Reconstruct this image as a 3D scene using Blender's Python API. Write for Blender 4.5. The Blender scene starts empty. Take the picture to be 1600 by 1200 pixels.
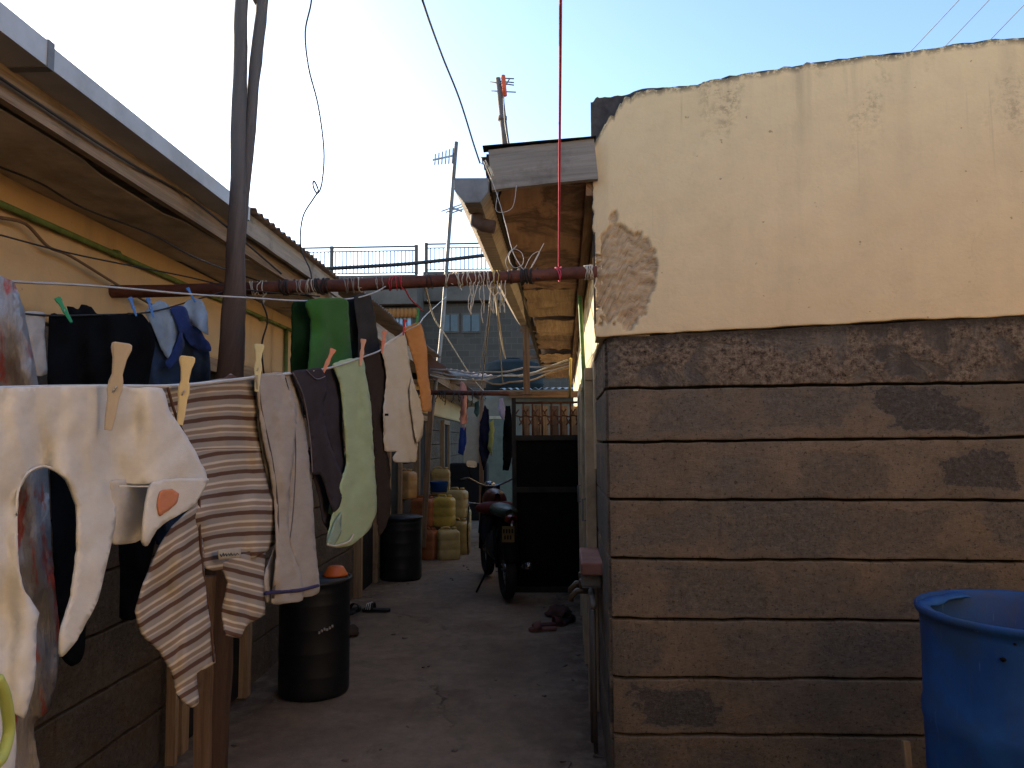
import bpy, bmesh, math, random
from mathutils import Vector, Matrix, noise
from mathutils.geometry import delaunay_2d_cdt
random.seed(7)
R = math.radians
sc = bpy.context.scene
COL = sc.collection
V = Vector

# ------------------------------------------------------------------ camera
FPX = 1155.0
CAM = V((0, 0, 1.45))
YAW, PITCH, ROLL = R(2.0), R(4.45), R(0.42)
F = V((-math.sin(YAW)*math.cos(PITCH), math.cos(YAW)*math.cos(PITCH), math.sin(PITCH)))
r0 = V((math.cos(YAW), math.sin(YAW), 0)); u0 = r0.cross(F)
RT = r0*math.cos(ROLL) - u0*math.sin(ROLL)
UP = r0*math.sin(ROLL) + u0*math.cos(ROLL)
cd = bpy.data.cameras.new('camera'); cam = bpy.data.objects.new('camera', cd); COL.objects.link(cam)
cd.sensor_width = 36; cd.lens = 36*FPX/1600; cd.clip_start = 0.02; cd.clip_end = 2000
mw = Matrix((RT, UP, -F)).transposed().to_4x4(); mw.translation = CAM
cam.matrix_world = mw
sc.camera = cam

# ------------------------------------------------------------------ light
SUN_EL, SUN_AZ = R(17), R(48)            # azimuth measured from +Y towards -X
sdir = V((-math.sin(SUN_AZ)*math.cos(SUN_EL), math.cos(SUN_AZ)*math.cos(SUN_EL), math.sin(SUN_EL)))
w = bpy.data.worlds.new('World'); sc.world = w; w.use_nodes = True
nt = w.node_tree; nt.nodes.clear()
sky = nt.nodes.new('ShaderNodeTexSky'); sky.sky_type = 'NISHITA'; sky.sun_disc = False
sky.sun_elevation = SUN_EL; sky.sun_rotation = -SUN_AZ
sky.air_density = 1.0; sky.dust_density = 1.3; sky.ozone_density = 2.6
bg = nt.nodes.new('ShaderNodeBackground'); bg.inputs[1].default_value = 0.15
ow = nt.nodes.new('ShaderNodeOutputWorld')
nt.links.new(sky.outputs[0], bg.inputs[0]); nt.links.new(bg.outputs[0], ow.inputs[0])
sl = bpy.data.lights.new('sun', 'SUN'); sl.energy = 4.0; sl.angle = R(0.5); sl.color = (1.0, 0.83, 0.6)
so = bpy.data.objects.new('sun', sl); COL.objects.link(so); so.location = (0, 0, 12)
so.rotation_euler = sdir.to_track_quat('Z', 'Y').to_euler()
sc.view_settings.view_transform = 'Standard'; sc.view_settings.look = 'None'
sc.view_settings.exposure = 1.55; sc.view_settings.gamma = 1
sc.cycles.max_bounces = 8; sc.cycles.diffuse_bounces = 5; sc.cycles.transparent_max_bounces = 12
sc.cycles.use_denoising = True

# ------------------------------------------------------------------ pixel rays (photo pixels -> real points at real depths)
def ray(px, py): return F + RT*((px-800)/FPX) - UP*((py-600)/FPX)
def at(px, py, Y):
    d = ray(px, py); return CAM + d*(Y/d.y)
def atX(px, py, X):
    d = ray(px, py); return CAM + d*(X/d.x)
def onplane(px, py, p0, n):
    d = ray(px, py); return CAM + d*((p0-CAM).dot(n)/d.dot(n))
def ground(px, py, z=0.0): return onplane(px, py, V((0, 0, z)), V((0, 0, 1)))
def lerp_pts(pts, x):
    if x <= pts[0][0]: return pts[0][1]
    for (a, b), (c, d) in zip(pts, pts[1:]):
        if x <= c: return b+(d-b)*(x-a)/(c-a)
    return pts[-1][1]
def fbm(x, y=0, z=0, o=4):
    s = 0; a = 1; f = 1
    for _ in range(o):
        s += a*noise.noise(V((x*f, y*f, z*f))); a *= .5; f *= 2.03
    return s

# ------------------------------------------------------------------ materials
class NG:
    def __init__(s, name):
        s.m = bpy.data.materials.new(name); s.m.use_nodes = True; s.t = s.m.node_tree; s.t.nodes.clear()
        s.out = s.t.nodes.new('ShaderNodeOutputMaterial'); s.b = s.t.nodes.new('ShaderNodeBsdfPrincipled')
        s.t.links.new(s.b.outputs[0], s.out.inputs[0]); s.tc = s.t.nodes.new('ShaderNodeTexCoord')
    def l(s, a, b): s.t.links.new(a, b)
    def setv(s, inp, v):
        if hasattr(v, 'is_linked') or isinstance(v, bpy.types.NodeSocket): s.l(v, inp)
        else:
            if isinstance(v, (tuple, list)) and len(v) == 3 and inp.type == 'RGBA': v = (*v, 1)
            inp.default_value = v
    def mapc(s, coord='Object', scale=(1, 1, 1), rot=(0, 0, 0), loc=(0, 0, 0)):
        mp = s.t.nodes.new('ShaderNodeMapping'); s.l(s.tc.outputs[coord], mp.inputs[0])
        mp.inputs['Scale'].default_value = scale; mp.inputs['Rotation'].default_value = rot; mp.inputs['Location'].default_value = loc
        return mp.outputs[0]
    def noise(s, vec, scale=5, detail=6, rough=.6, dist=0.0):
        n = s.t.nodes.new('ShaderNodeTexNoise'); s.l(vec, n.inputs['Vector'])
        n.inputs['Scale'].default_value = scale; n.inputs['Detail'].default_value = detail
        n.inputs['Roughness'].default_value = rough; n.inputs['Distortion'].default_value = dist
        return n.outputs['Fac']
    def ramp(s, f, stops, interp='LINEAR'):
        r = s.t.nodes.new('ShaderNodeValToRGB'); s.setv(r.inputs[0], f); e = r.color_ramp; e.interpolation = interp
        while len(e.elements) < len(stops): e.elements.new(.5)
        for el, (p, c) in zip(e.elements, stops):
            el.position = p
            el.color = (c, c, c, 1) if isinstance(c, (int, float)) else (*c, 1)
        return r.outputs[0]
    def mix(s, f, a, b, mode='MIX'):
        m = s.t.nodes.new('ShaderNodeMix'); m.data_type = 'RGBA'; m.blend_type = mode
        s.setv(m.inputs[0], f); s.setv(m.inputs[6], a); s.setv(m.inputs[7], b); return m.outputs[2]
    def math(s, op, a, b=0.0, c=0.0):
        m = s.t.nodes.new('ShaderNodeMath'); m.operation = op
        s.setv(m.inputs[0], a); s.setv(m.inputs[1], b)
        if op in ('MULTIPLY_ADD', 'SMOOTH_MIN'): s.setv(m.inputs[2], c)
        return m.outputs[0]
    def sep(s, vec):
        n = s.t.nodes.new('ShaderNodeSeparateXYZ'); s.l(vec, n.inputs[0]); return n.outputs
    def bump(s, h, strength=.3, dist=.01):
        b = s.t.nodes.new('ShaderNodeBump'); s.setv(b.inputs['Height'], h)
        b.inputs['Strength'].default_value = strength; b.inputs['Distance'].default_value = dist
        s.l(b.outputs[0], s.b.inputs['Normal'])
    def fin(s, col, rough=.85, metal=0, spec=.3, **kw):
        s.setv(s.b.inputs['Base Color'], col); s.setv(s.b.inputs['Roughness'], rough)
        s.b.inputs['Metallic'].default_value = metal; s.b.inputs['Specular IOR Level'].default_value = spec
        for k, v in kw.items(): s.b.inputs[k.replace('_', ' ')].default_value = v
        return s.m

_mc = {}
def simple(name, c, rough=.8, metal=0, spec=.3, var=.25, scale=6, bump=.15, bscale=80, coord='Object', stretch=(1, 1, 1)):
    if name in _mc: return _mc[name]
    g = NG(name); v = g.mapc(coord, stretch)
    n = g.noise(v, scale, 6, .65)
    c2 = tuple(x*(1-var) for x in c); c3 = tuple(min(1, x*(1+var*.6)) for x in c)
    col = g.ramp(n, [(.3, c2), (.52, c), (.75, c3)])
    n2 = g.noise(v, bscale, 4, .6)
    rr = g.ramp(n, [(.3, min(1, rough+.1)), (.7, max(.05, rough-.08))])
    g.bump(n2, bump, .004)
    _mc[name] = g.fin(col, rr, metal, spec); return _mc[name]

def m_wood(name, a, b, rough=.85, dark=(.02, .013, .01)):
    if name in _mc: return _mc[name]
    g = NG(name); v = g.mapc('UV', (1, 1, 1))
    gr = g.noise(g.mapc('UV', (2.0, 45, 1)), 1, 6, .7, .6)
    bl = g.noise(v, 4, 5, .7)
    c = g.mix(g.ramp(gr, [(.35, 0.), (.65, 1.)]), a, b)
    c = g.mix(g.ramp(bl, [(.52, 0.), (.78, .75)]), c, dark)
    g.bump(gr, .6, .004)
    _mc[name] = g.fin(c, rough, 0, .2); return _mc[name]

def m_cloth(name, c, c2=None, weave=900, rough=.95, wr=.25, fzm=.25):
    if name in _mc: return _mc[name]
    g = NG(name); v = g.mapc('UV', (1, 1, 1))
    n = g.noise(v, 7, 6, .65)
    a = c2 or tuple(x*.8 for x in c)
    col = g.mix(g.ramp(n, [(.35, 0.), (.7, 1.)]), a, c)
    fz = g.noise(v, 160, 3, .7)
    col = g.mix(fzm, col, g.mix(g.ramp(fz, [(.3, 0.), (.7, 1.)]), tuple(x*.6 for x in c), c))
    wv = g.noise(g.mapc('UV', (1, 6, 1)), 14, 5, .7, .8)
    h = g.math('ADD', g.math('MULTIPLY', fz, .35), g.math('MULTIPLY', wv, 1.0))
    g.bump(h, wr, .0016)
    g.b.inputs['Sheen Weight'].default_value = .08 if max(c) > .12 else 0.0
    _mc[name] = g.fin(col, rough, 0, .1); return _mc[name]

def m_plaster(name, c, mold=True, streak=1.0, attr=False):
    g = NG(name); uv = g.mapc('UV'); s = g.sep(uv)      # uv: metres along, metres below the wall top
    n1 = g.noise(uv, 1.3, 6, .6); n2 = g.noise(uv, 9, 7, .7)
    col = g.mix(g.ramp(n1, [(.3, 0.), (.7, 1.)]), tuple(x*.88 for x in c), c)
    col = g.mix(g.ramp(n2, [(.45, 0.), (.9, .35)]), col, (.38, .30, .21))
    st = g.noise(g.mapc('UV', (7, .55, 1)), 1, 5, .6)
    fall = g.ramp(g.math('MULTIPLY', s[1], .8), [(0., .75), (.35, .4), (1., .12)])
    sm = g.math('MULTIPLY', g.ramp(st, [(.48, 0.), (.72, streak)]), fall)
    sm = g.math('MULTIPLY', sm, g.ramp(g.noise(g.mapc('UV', (1.7, .9, 1)), 1, 3, .5), [(.42, .1), (.6, 1.)]))
    st2 = g.noise(g.mapc('UV', (26, .9, 1)), 1, 4, .6); sm = g.math('MAXIMUM', sm, g.math('MULTIPLY', g.math('MULTIPLY', g.ramp(st2, [(.6, 0.), (.68, .6)]), g.ramp(g.noise(g.mapc('UV', (2.1, 1.6, 1), loc=(5, 0, 0)), 1, 3, .5), [(.5, 0.), (.6, 1.)])), fall))
    col = g.mix(sm, col, (.30, .235, .165))
    if mold:
        mn = g.noise(uv, 34, 5, .8); mb = g.noise(g.mapc('UV', (3.2, 1.6, 1)), 1, 4, .6)
        mf = g.math('MULTIPLY', g.ramp(mn, [(.46, 0.), (.58, 1.)]), g.ramp(mb, [(.52, 0.), (.64, .8)]))
        mf = g.math('MAXIMUM', mf, g.math('MULTIPLY', g.ramp(mn, [(.42, 0.), (.5, 1.)]), g.ramp(s[1], [(0., 1.), (.012, .7), (.03, 0.)])))
        mf = g.math('MULTIPLY', mf, g.ramp(s[1], [(0., 1.), (.22, .8), (.45, 0.)]))
        col = g.mix(g.math('MULTIPLY', mf, .85), col, (.06, .05, .035))
    vo = g.t.nodes.new('ShaderNodeTexVoronoi'); vo.feature = 'DISTANCE_TO_EDGE'; vo.inputs['Scale'].default_value = 2.2
    wv_ = g.t.nodes.new('ShaderNodeVectorMath'); wv_.operation = 'ADD'; cb = g.t.nodes.new('ShaderNodeCombineXYZ'); g.l(g.math('MULTIPLY', n2, .35), cb.inputs[0]); g.l(g.math('MULTIPLY', g.noise(uv, 4, 6, .8), .5), cb.inputs[1]); g.l(uv, wv_.inputs[0]); g.l(cb.outputs[0], wv_.inputs[1]); g.l(wv_.outputs[0], vo.inputs['Vector'])
    ck = g.math('MULTIPLY', g.ramp(vo.outputs[0], [(0., .2), (.005, 0.)]), g.ramp(g.noise(uv, 1.6, 3, .5), [(.55, 0.), (.62, 1.)]))
    col = g.mix(ck, col, (.12, .085, .055))
    sp = g.noise(uv, 24, 3, .5); spm = g.ramp(sp, [(.715, 0.), (.74, 1.)])
    col = g.mix(g.math('MULTIPLY', spm, .6), col, (.16, .11, .07))
    h = g.math('ADD', g.math('MULTIPLY', g.noise(uv, 60, 5, .6), .3), g.math('MULTIPLY', g.noise(uv, 5, 6, .7), .8))
    if attr:
        at_ = g.t.nodes.new('ShaderNodeAttribute'); at_.attribute_name = 'bare'
        rn = g.noise(g.mapc('UV', (13, 34, 1)), 1, 8, .75)
        bc = g.ramp(rn, [(.32, (.13, .08, .05)), (.45, (.40, .285, .17)), (.7, (.58, .44, .27))])
        col = g.mix(at_.outputs['Fac'], col, bc)
        h = g.math('ADD', h, g.math('MULTIPLY', g.math('MULTIPLY', rn, at_.outputs['Fac']), 3.0))
    g.bump(h, .45, .012)
    return g.fin(col, .92, 0, .15)

def m_stone(name, mort, stones, seed=0.0, dk=1.0):
    g = NG(name); s = g.sep(g.mapc('UV')); uv = g.mapc('UV', (1.9, 1, 1))     # u metres/.46 (a stone), v course number
    wob = g.noise(uv, 1.7, 3, .5)
    u = g.math('ADD', g.math('FRACT', g.math('ADD', s[0], g.math('MULTIPLY', g.math('FLOOR', s[1]), .37))), -.5)
    v = g.math('ADD', g.math('FRACT', s[1]), -.5)
    du = g.math('MULTIPLY', g.math('ABSOLUTE', u), 1.0); dv = g.math('MULTIPLY', g.math('ABSOLUTE', v), 1.0)
    d = g.math('MAXIMUM', du, dv)
    nn = g.noise(uv, 2.4, 8, .62, .2)
    d2 = g.math('ADD', d, g.math('MULTIPLY', g.math('SUBTRACT', nn, .5), .5))
    big = g.noise(g.mapc('UV', (.8, .8, 1), loc=(seed, 3+seed, 0)), 1.0, 2, .5)
    d2 = g.math('ADD', d2, g.math('MULTIPLY', g.math('SUBTRACT', big, .5), .9))
    cu = g.math('FLOOR', g.math('ADD', s[0], g.math('MULTIPLY', g.math('FLOOR', s[1]), .37))); cw = g.t.nodes.new('ShaderNodeCombineXYZ'); g.l(cu, cw.inputs[0]); g.l(g.math('FLOOR', s[1]), cw.inputs[1])
    wn = g.t.nodes.new('ShaderNodeTexWhiteNoise'); wn.noise_dimensions = '2D'; g.l(cw.outputs[0], wn.inputs['Vector'])
    d2 = g.math('ADD', d2, g.math('MULTIPLY', g.math('SUBTRACT', wn.outputs[0], .4), .16))
    mask = g.math('MULTIPLY', g.ramp(d2, [(.30, 1.), (.40, 0.)]), g.ramp(wn.outputs[0], [(0., 1.), (.5, .75), (1., .45)]))
    mask = g.math('MULTIPLY', mask, g.ramp(g.noise(uv, 9, 6, .75), [(.35, .55), (.55, 1.)]))
    shp = g.math('MULTIPLY', g.ramp(d2, [(.31, 1.), (.325, 0.)]), g.ramp(g.math('FRACT', g.math('MULTIPLY', wn.outputs[0], 7.3)), [(.93, 0.), (.94, 1.)]))
    fine = g.noise(uv, 14, 8, .8); fine2 = g.noise(uv, 50, 5, .8)
    sc_ = g.ramp(fine, [(.32, stones[0]), (.5, stones[1]), (.68, stones[2])])
    tone = g.noise(uv, 1.1, 4, .6)
    mc = g.mix(g.ramp(tone, [(.3, 0.), (.7, 1.)]), tuple(x*.72 for x in mort), mort)
    mc = g.mix(g.ramp(fine, [(.5, 0.), (.8, .5)]), mc, tuple(x*.55 for x in mort))
    mc = g.mix(g.ramp(g.noise(uv, .55, 5, .65, .6), [(.42, 0.), (.62, .6)]), mc, (.165, .148, .128))
    col = g.mix(g.math('MULTIPLY', mask, .85), mc, sc_)
    col = g.mix(g.math('MULTIPLY', shp, .9), col, g.ramp(fine, [(.35, (.045, .04, .038)), (.5, (.095, .088, .082)), (.62, (.14, .13, .12)), (.72, (.30, .28, .25))]))
    # pits and pale scuffs
    col = g.mix(g.ramp(g.noise(uv, 16, 4, .7), [(.58, 0.), (.64, .75)]), col, (.045, .034, .027))
    uw = g.math('ADD', du, g.math('MULTIPLY', g.math('SUBTRACT', g.noise(uv, 5, 5, .8), .5), .09))
    col = g.mix(g.math('MULTIPLY', g.ramp(uw, [(.478, 0.), (.492, 1.)]), g.ramp(g.noise(uv, 1.3, 4, .6), [(.52, 0.), (.64, .45)])), col, (.06, .046, .036))
    mot = g.noise(uv, 6.5, 8, .85, .8); col = g.mix(g.ramp(mot, [(.36, .55), (.5, 0.)]), col, tuple(x*.4 for x in mort)); col = g.mix(g.ramp(mot, [(.52, 0.), (.7, .4)]), col, (.36, .30, .24))
    col = g.mix(g.ramp(g.noise(uv, 4.5, 6, .8, .5), [(.56, 0.), (.72, .5)]), col, tuple(x*.45 for x in mort))
    col = g.mix(g.ramp(g.noise(uv, 31, 2, .5), [(.71, 0.), (.74, .6)]), col, (.42, .38, .33))
    # top course streaked by run-off, darker towards its upper edge (v >= 7)
    stn = g.noise(g.mapc('UV', (3.4, .16, 1)), 1, 5, .6)
    top = g.ramp(s[2], [(0., 0.), (1., 1.)])
    h = g.math('ADD', g.math('MULTIPLY', fine, 1.0), g.math('ADD', g.math('MULTIPLY', fine2, .5), g.math('MULTIPLY', mask, -.35)))
    tf = g.math('GREATER_THAN', s[1], 8.0)
    por = g.noise(uv, 10, 9, .82); porm = g.math('MULTIPLY', tf, g.ramp(g.noise(uv, 1.3, 4, .6, .5), [(.42, 0.), (.52, 1.)]))
    col = g.mix(g.math('MULTIPLY', tf, g.ramp(stn, [(.46, 0.), (.62, .65)])), col, (.06, .052, .047))
    col = g.mix(porm, col, g.ramp(por, [(.38, (.03, .022, .018)), (.46, (.17, .12, .085)), (.56, (.36, .28, .20)), (.7, (.46, .38, .29))]))
    fr_ = g.math('FRACT', s[1])
    col = g.mix(g.math('MULTIPLY', tf, g.ramp(g.math('ADD', fr_, g.math('MULTIPLY', g.math('SUBTRACT', fine, .5), .5)), [(.78, 0.), (.95, .75)])), col, (.045, .034, .027))
    col = g.mix(g.ramp(g.math('ABSOLUTE', g.math('SUBTRACT', fr_, .5)), [(.478, 0.), (.484, .95)]), col, (.008, .006, .005))
    h = g.math('ADD', h, g.math('MULTIPLY', g.math('MULTIPLY', porm, por), 1.8))
    g.bump(h, .9, .02)
    return g.fin(col, .93, 0, .15)

M_plaster_r = m_plaster('ochre_plaster', (.68, .525, .315), True, 1.0, True)
M_plaster_s = m_plaster('cream_plaster', (.70, .58, .38), False, .5)
M_plaster_l = m_plaster('ochre_plaster_bounce', (.62, .42, .215), False, .7)  # more orange than the right wall: warm bounced light put into the colour
ST = [(.07, .064, .058), (.145, .132, .12), (.26, .235, .20)]
M_stone_r = m_stone('coursed_stone', (.30, .225, .158), ST, 0)
M_stone_l = m_stone('coursed_stone_dark', (.17, .12, .085), [(.05, .045, .04), (.11, .095, .08), (.17, .14, .115)], 5)  # same coursing in darker browns than the right wall
M_core = simple('dark_stone_core', (.06, .052, .05), .95, var=.5, scale=14, bump=.6, bscale=40)
M_wgrey = m_wood('weathered_grey_wood', (.25, .225, .195), (.17, .15, .13), dark=(.045, .034, .027))
M_wbrown = m_wood('brown_wood', (.26, .165, .10), (.13, .08, .05))
M_fasc = m_wood('worn_fascia_wood', (.33, .245, .17), (.16, .11, .07), dark=(.05, .035, .025))
M_wpale = m_wood('pale_wood', (.36, .25, .15), (.22, .14, .08))
M_wpole = m_wood('pole_wood', (.13, .085, .06), (.06, .038, .028))
def m_pole():
    g = NG('weathered_pole_wood'); s = g.sep(g.mapc('Object')); gr = g.noise(g.mapc('UV', (3, 40, 1)), 1, 6, .7, .6); n = g.noise(g.mapc('Object'), 9, 6, .7)
    low = g.mix(gr, (.035, .020, .014), (.115, .068, .045)); hi = g.mix(gr, (.045, .040, .038), (.15, .13, .12))
    f = g.ramp(g.math('ADD', g.math('MULTIPLY', s[2], .3), g.math('MULTIPLY', n, .12)), [(.58, 0.), (.82, 1.)])
    c = g.mix(f, low, hi); c = g.mix(g.ramp(n, [(.6, 0.), (.75, .6)]), c, (.03, .022, .018))
    g.bump(gr, .8, .006); return g.fin(c, .85, 0, .25)
M_pole2 = m_pole()
M_wpoleg = m_wood('pole_wood_grey', (.20, .17, .15), (.10, .08, .07))
M_ply = None
def m_ply():
    g = NG('stained_plywood'); v = g.mapc('Object'); n = g.noise(v, 2.2, 5, .65, .8); n2 = g.noise(g.mapc('Object', (9, 1.2, 1)), 2.5, 5, .7)
    c = g.mix(g.ramp(n2, [(.3, 0.), (.7, 1.)]), (.30, .175, .105), (.20, .11, .065))
    c = g.mix(g.ramp(n, [(.5, 0.), (.58, .8), (.66, .35), (.8, .9)]), c, (.055, .025, .015))
    g.bump(n2, .3, .006); return g.fin(c, .8, 0, .25)
M_ply = m_ply()
M_galv = simple('galvanised_sheet', (.42, .43, .44), .45, .55, .5, .3, 5, .08, 30)
M_galvd = simple('old_galvanised_gutter', (.17, .17, .175), .6, .3, .4, .35, 7, .15, 40)
M_rustsheet = simple('rusty_roof_sheet', (.20, .15, .125), .75, .2, .3, .5, 4, .3, 40)
M_rust = simple('rusty_pipe', (.115, .042, .028), .75, .25, .3, .5, 10, .5, 90)
M_black = simple('black_steel', (.003, .0028, .0028), .75, .0, .12, .3, 8, .2)
M_blackpl = simple('black_plastic', (.0055, .007, .0095), .5, 0, .45, .25, 5, .12, 25)
M_void = simple('dark_interior', (.006, .005, .005), .95, 0, .1, .2)
M_wire = simple('black_cable', (.02, .018, .018), .5, 0, .4)
M_cord = simple('dirty_cord', (.48, .43, .34), .9, 0, .2, .35, 30)
M_wirew = simple('grey_wire', (.42, .40, .38), .55, .2, .4)
M_pink = simple('pink_rope', (.55, .06, .12), .8)
M_redc = simple('red_cord', (.45, .03, .05), .8)
def m_barrel():
    g = NG('scuffed_blue_plastic'); v = g.mapc('Object'); n = g.noise(v, 3, 7, .7, .4); n2 = g.noise(g.mapc('Object', (6, 6, 1.2)), 3, 6, .75)
    c = g.ramp(n, [(.3, (.004, .034, .14)), (.5, (.007, .055, .20)), (.7, (.012, .085, .27))])
    c = g.mix(g.ramp(n2, [(.55, 0.), (.75, .5)]), c, (.045, .048, .045))
    c = g.mix(g.ramp(g.noise(g.mapc('Object', (1.2, 1.2, 1.6), loc=(2, 1, 0)), 2.2, 5, .6), [(.54, 0.), (.66, .45)]), c, (.03, .045, .04))
    c = g.mix(g.ramp(g.noise(g.mapc('Object', (60, 60, 7)), 1, 3, .6), [(.68, 0.), (.72, .35)]), c, (.12, .20, .34))
    g.bump(g.math('ADD', n2, g.math('MULTIPLY', g.noise(v, 60, 3, .6), .3)), .3, .004)
    return g.fin(c, g.ramp(n, [(.3, .5), (.7, .8)]), 0, .35)
M_blue = m_barrel()
M_soffit = simple('dirty_soffit_board', (.50, .42, .33), .9, 0, .2, .5, 2.5, .4, 30)
M_green = simple('green_painted_conduit', (.09, .20, .05), .6, 0, .4, .5, 9)
M_frame = simple('cream_painted_timber', (.42, .34, .23), .7, 0, .3, .4, 5)

def m_ground():
    g = NG('trodden_earth'); v = g.mapc('Object'); n = g.noise(v, 1.1, 8, .65, .3); n2 = g.noise(v, 9, 8, .75); n3 = g.noise(v, 60, 5, .7)
    c = g.ramp(n, [(.3, (.18, .132, .095)), (.5, (.26, .196, .143)), (.7, (.31, .24, .18))])
    c = g.mix(g.ramp(n2, [(.4, 0.), (.75, .55)]), c, (.085, .062, .05))
    red = g.noise(g.mapc('Object', (1, 1, 1), loc=(3.3, 1.0, 0)), .9, 3, .5)
    c = g.mix(g.ramp(red, [(.58, 0.), (.70, .5)]), c, (.13, .055, .042))
    c = g.mix(g.ramp(g.noise(v, 42, 2, .5), [(.7, 0.), (.74, .6)]), c, (.33, .28, .24))
    vo = g.t.nodes.new('ShaderNodeTexVoronoi'); vo.feature = 'DISTANCE_TO_EDGE'; vo.inputs['Scale'].default_value = .8
    wv_ = g.t.nodes.new('ShaderNodeVectorMath'); wv_.operation = 'ADD'; cb = g.t.nodes.new('ShaderNodeCombineXYZ'); g.l(g.math('MULTIPLY', n2, .5), cb.inputs[0]); g.l(g.math('MULTIPLY', g.noise(v, 3, 6, .8), .6), cb.inputs[1]); g.l(v, wv_.inputs[0]); g.l(cb.outputs[0], wv_.inputs[1]); g.l(wv_.outputs[0], vo.inputs['Vector'])
    ck = g.math('MULTIPLY', g.ramp(vo.outputs[0], [(0., .5), (.008, 0.)]), g.ramp(g.noise(v, .9, 3, .5), [(.5, 0.), (.6, 1.)])); c = g.mix(ck, c, (.04, .03, .025))
    dirt = g.ramp(g.noise(v, 2.3, 7, .75, .6), [(.54, 0.), (.72, .55)]); c = g.mix(dirt, c, (.09, .062, .046))
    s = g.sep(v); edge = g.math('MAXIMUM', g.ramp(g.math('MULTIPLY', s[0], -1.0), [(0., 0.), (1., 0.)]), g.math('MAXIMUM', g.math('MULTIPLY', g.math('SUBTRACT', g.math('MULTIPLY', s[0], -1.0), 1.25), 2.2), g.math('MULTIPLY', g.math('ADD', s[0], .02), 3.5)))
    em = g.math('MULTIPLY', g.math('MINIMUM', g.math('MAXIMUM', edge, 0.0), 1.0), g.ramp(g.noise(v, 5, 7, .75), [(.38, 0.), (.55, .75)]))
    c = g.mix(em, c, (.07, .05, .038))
    h = g.math('ADD', g.math('SUBTRACT', n2, ck), g.math('MULTIPLY', n3, .4)); g.bump(h, .8, .018)
    return g.fin(c, .93, 0, .15)
M_ground = m_ground()

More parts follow.
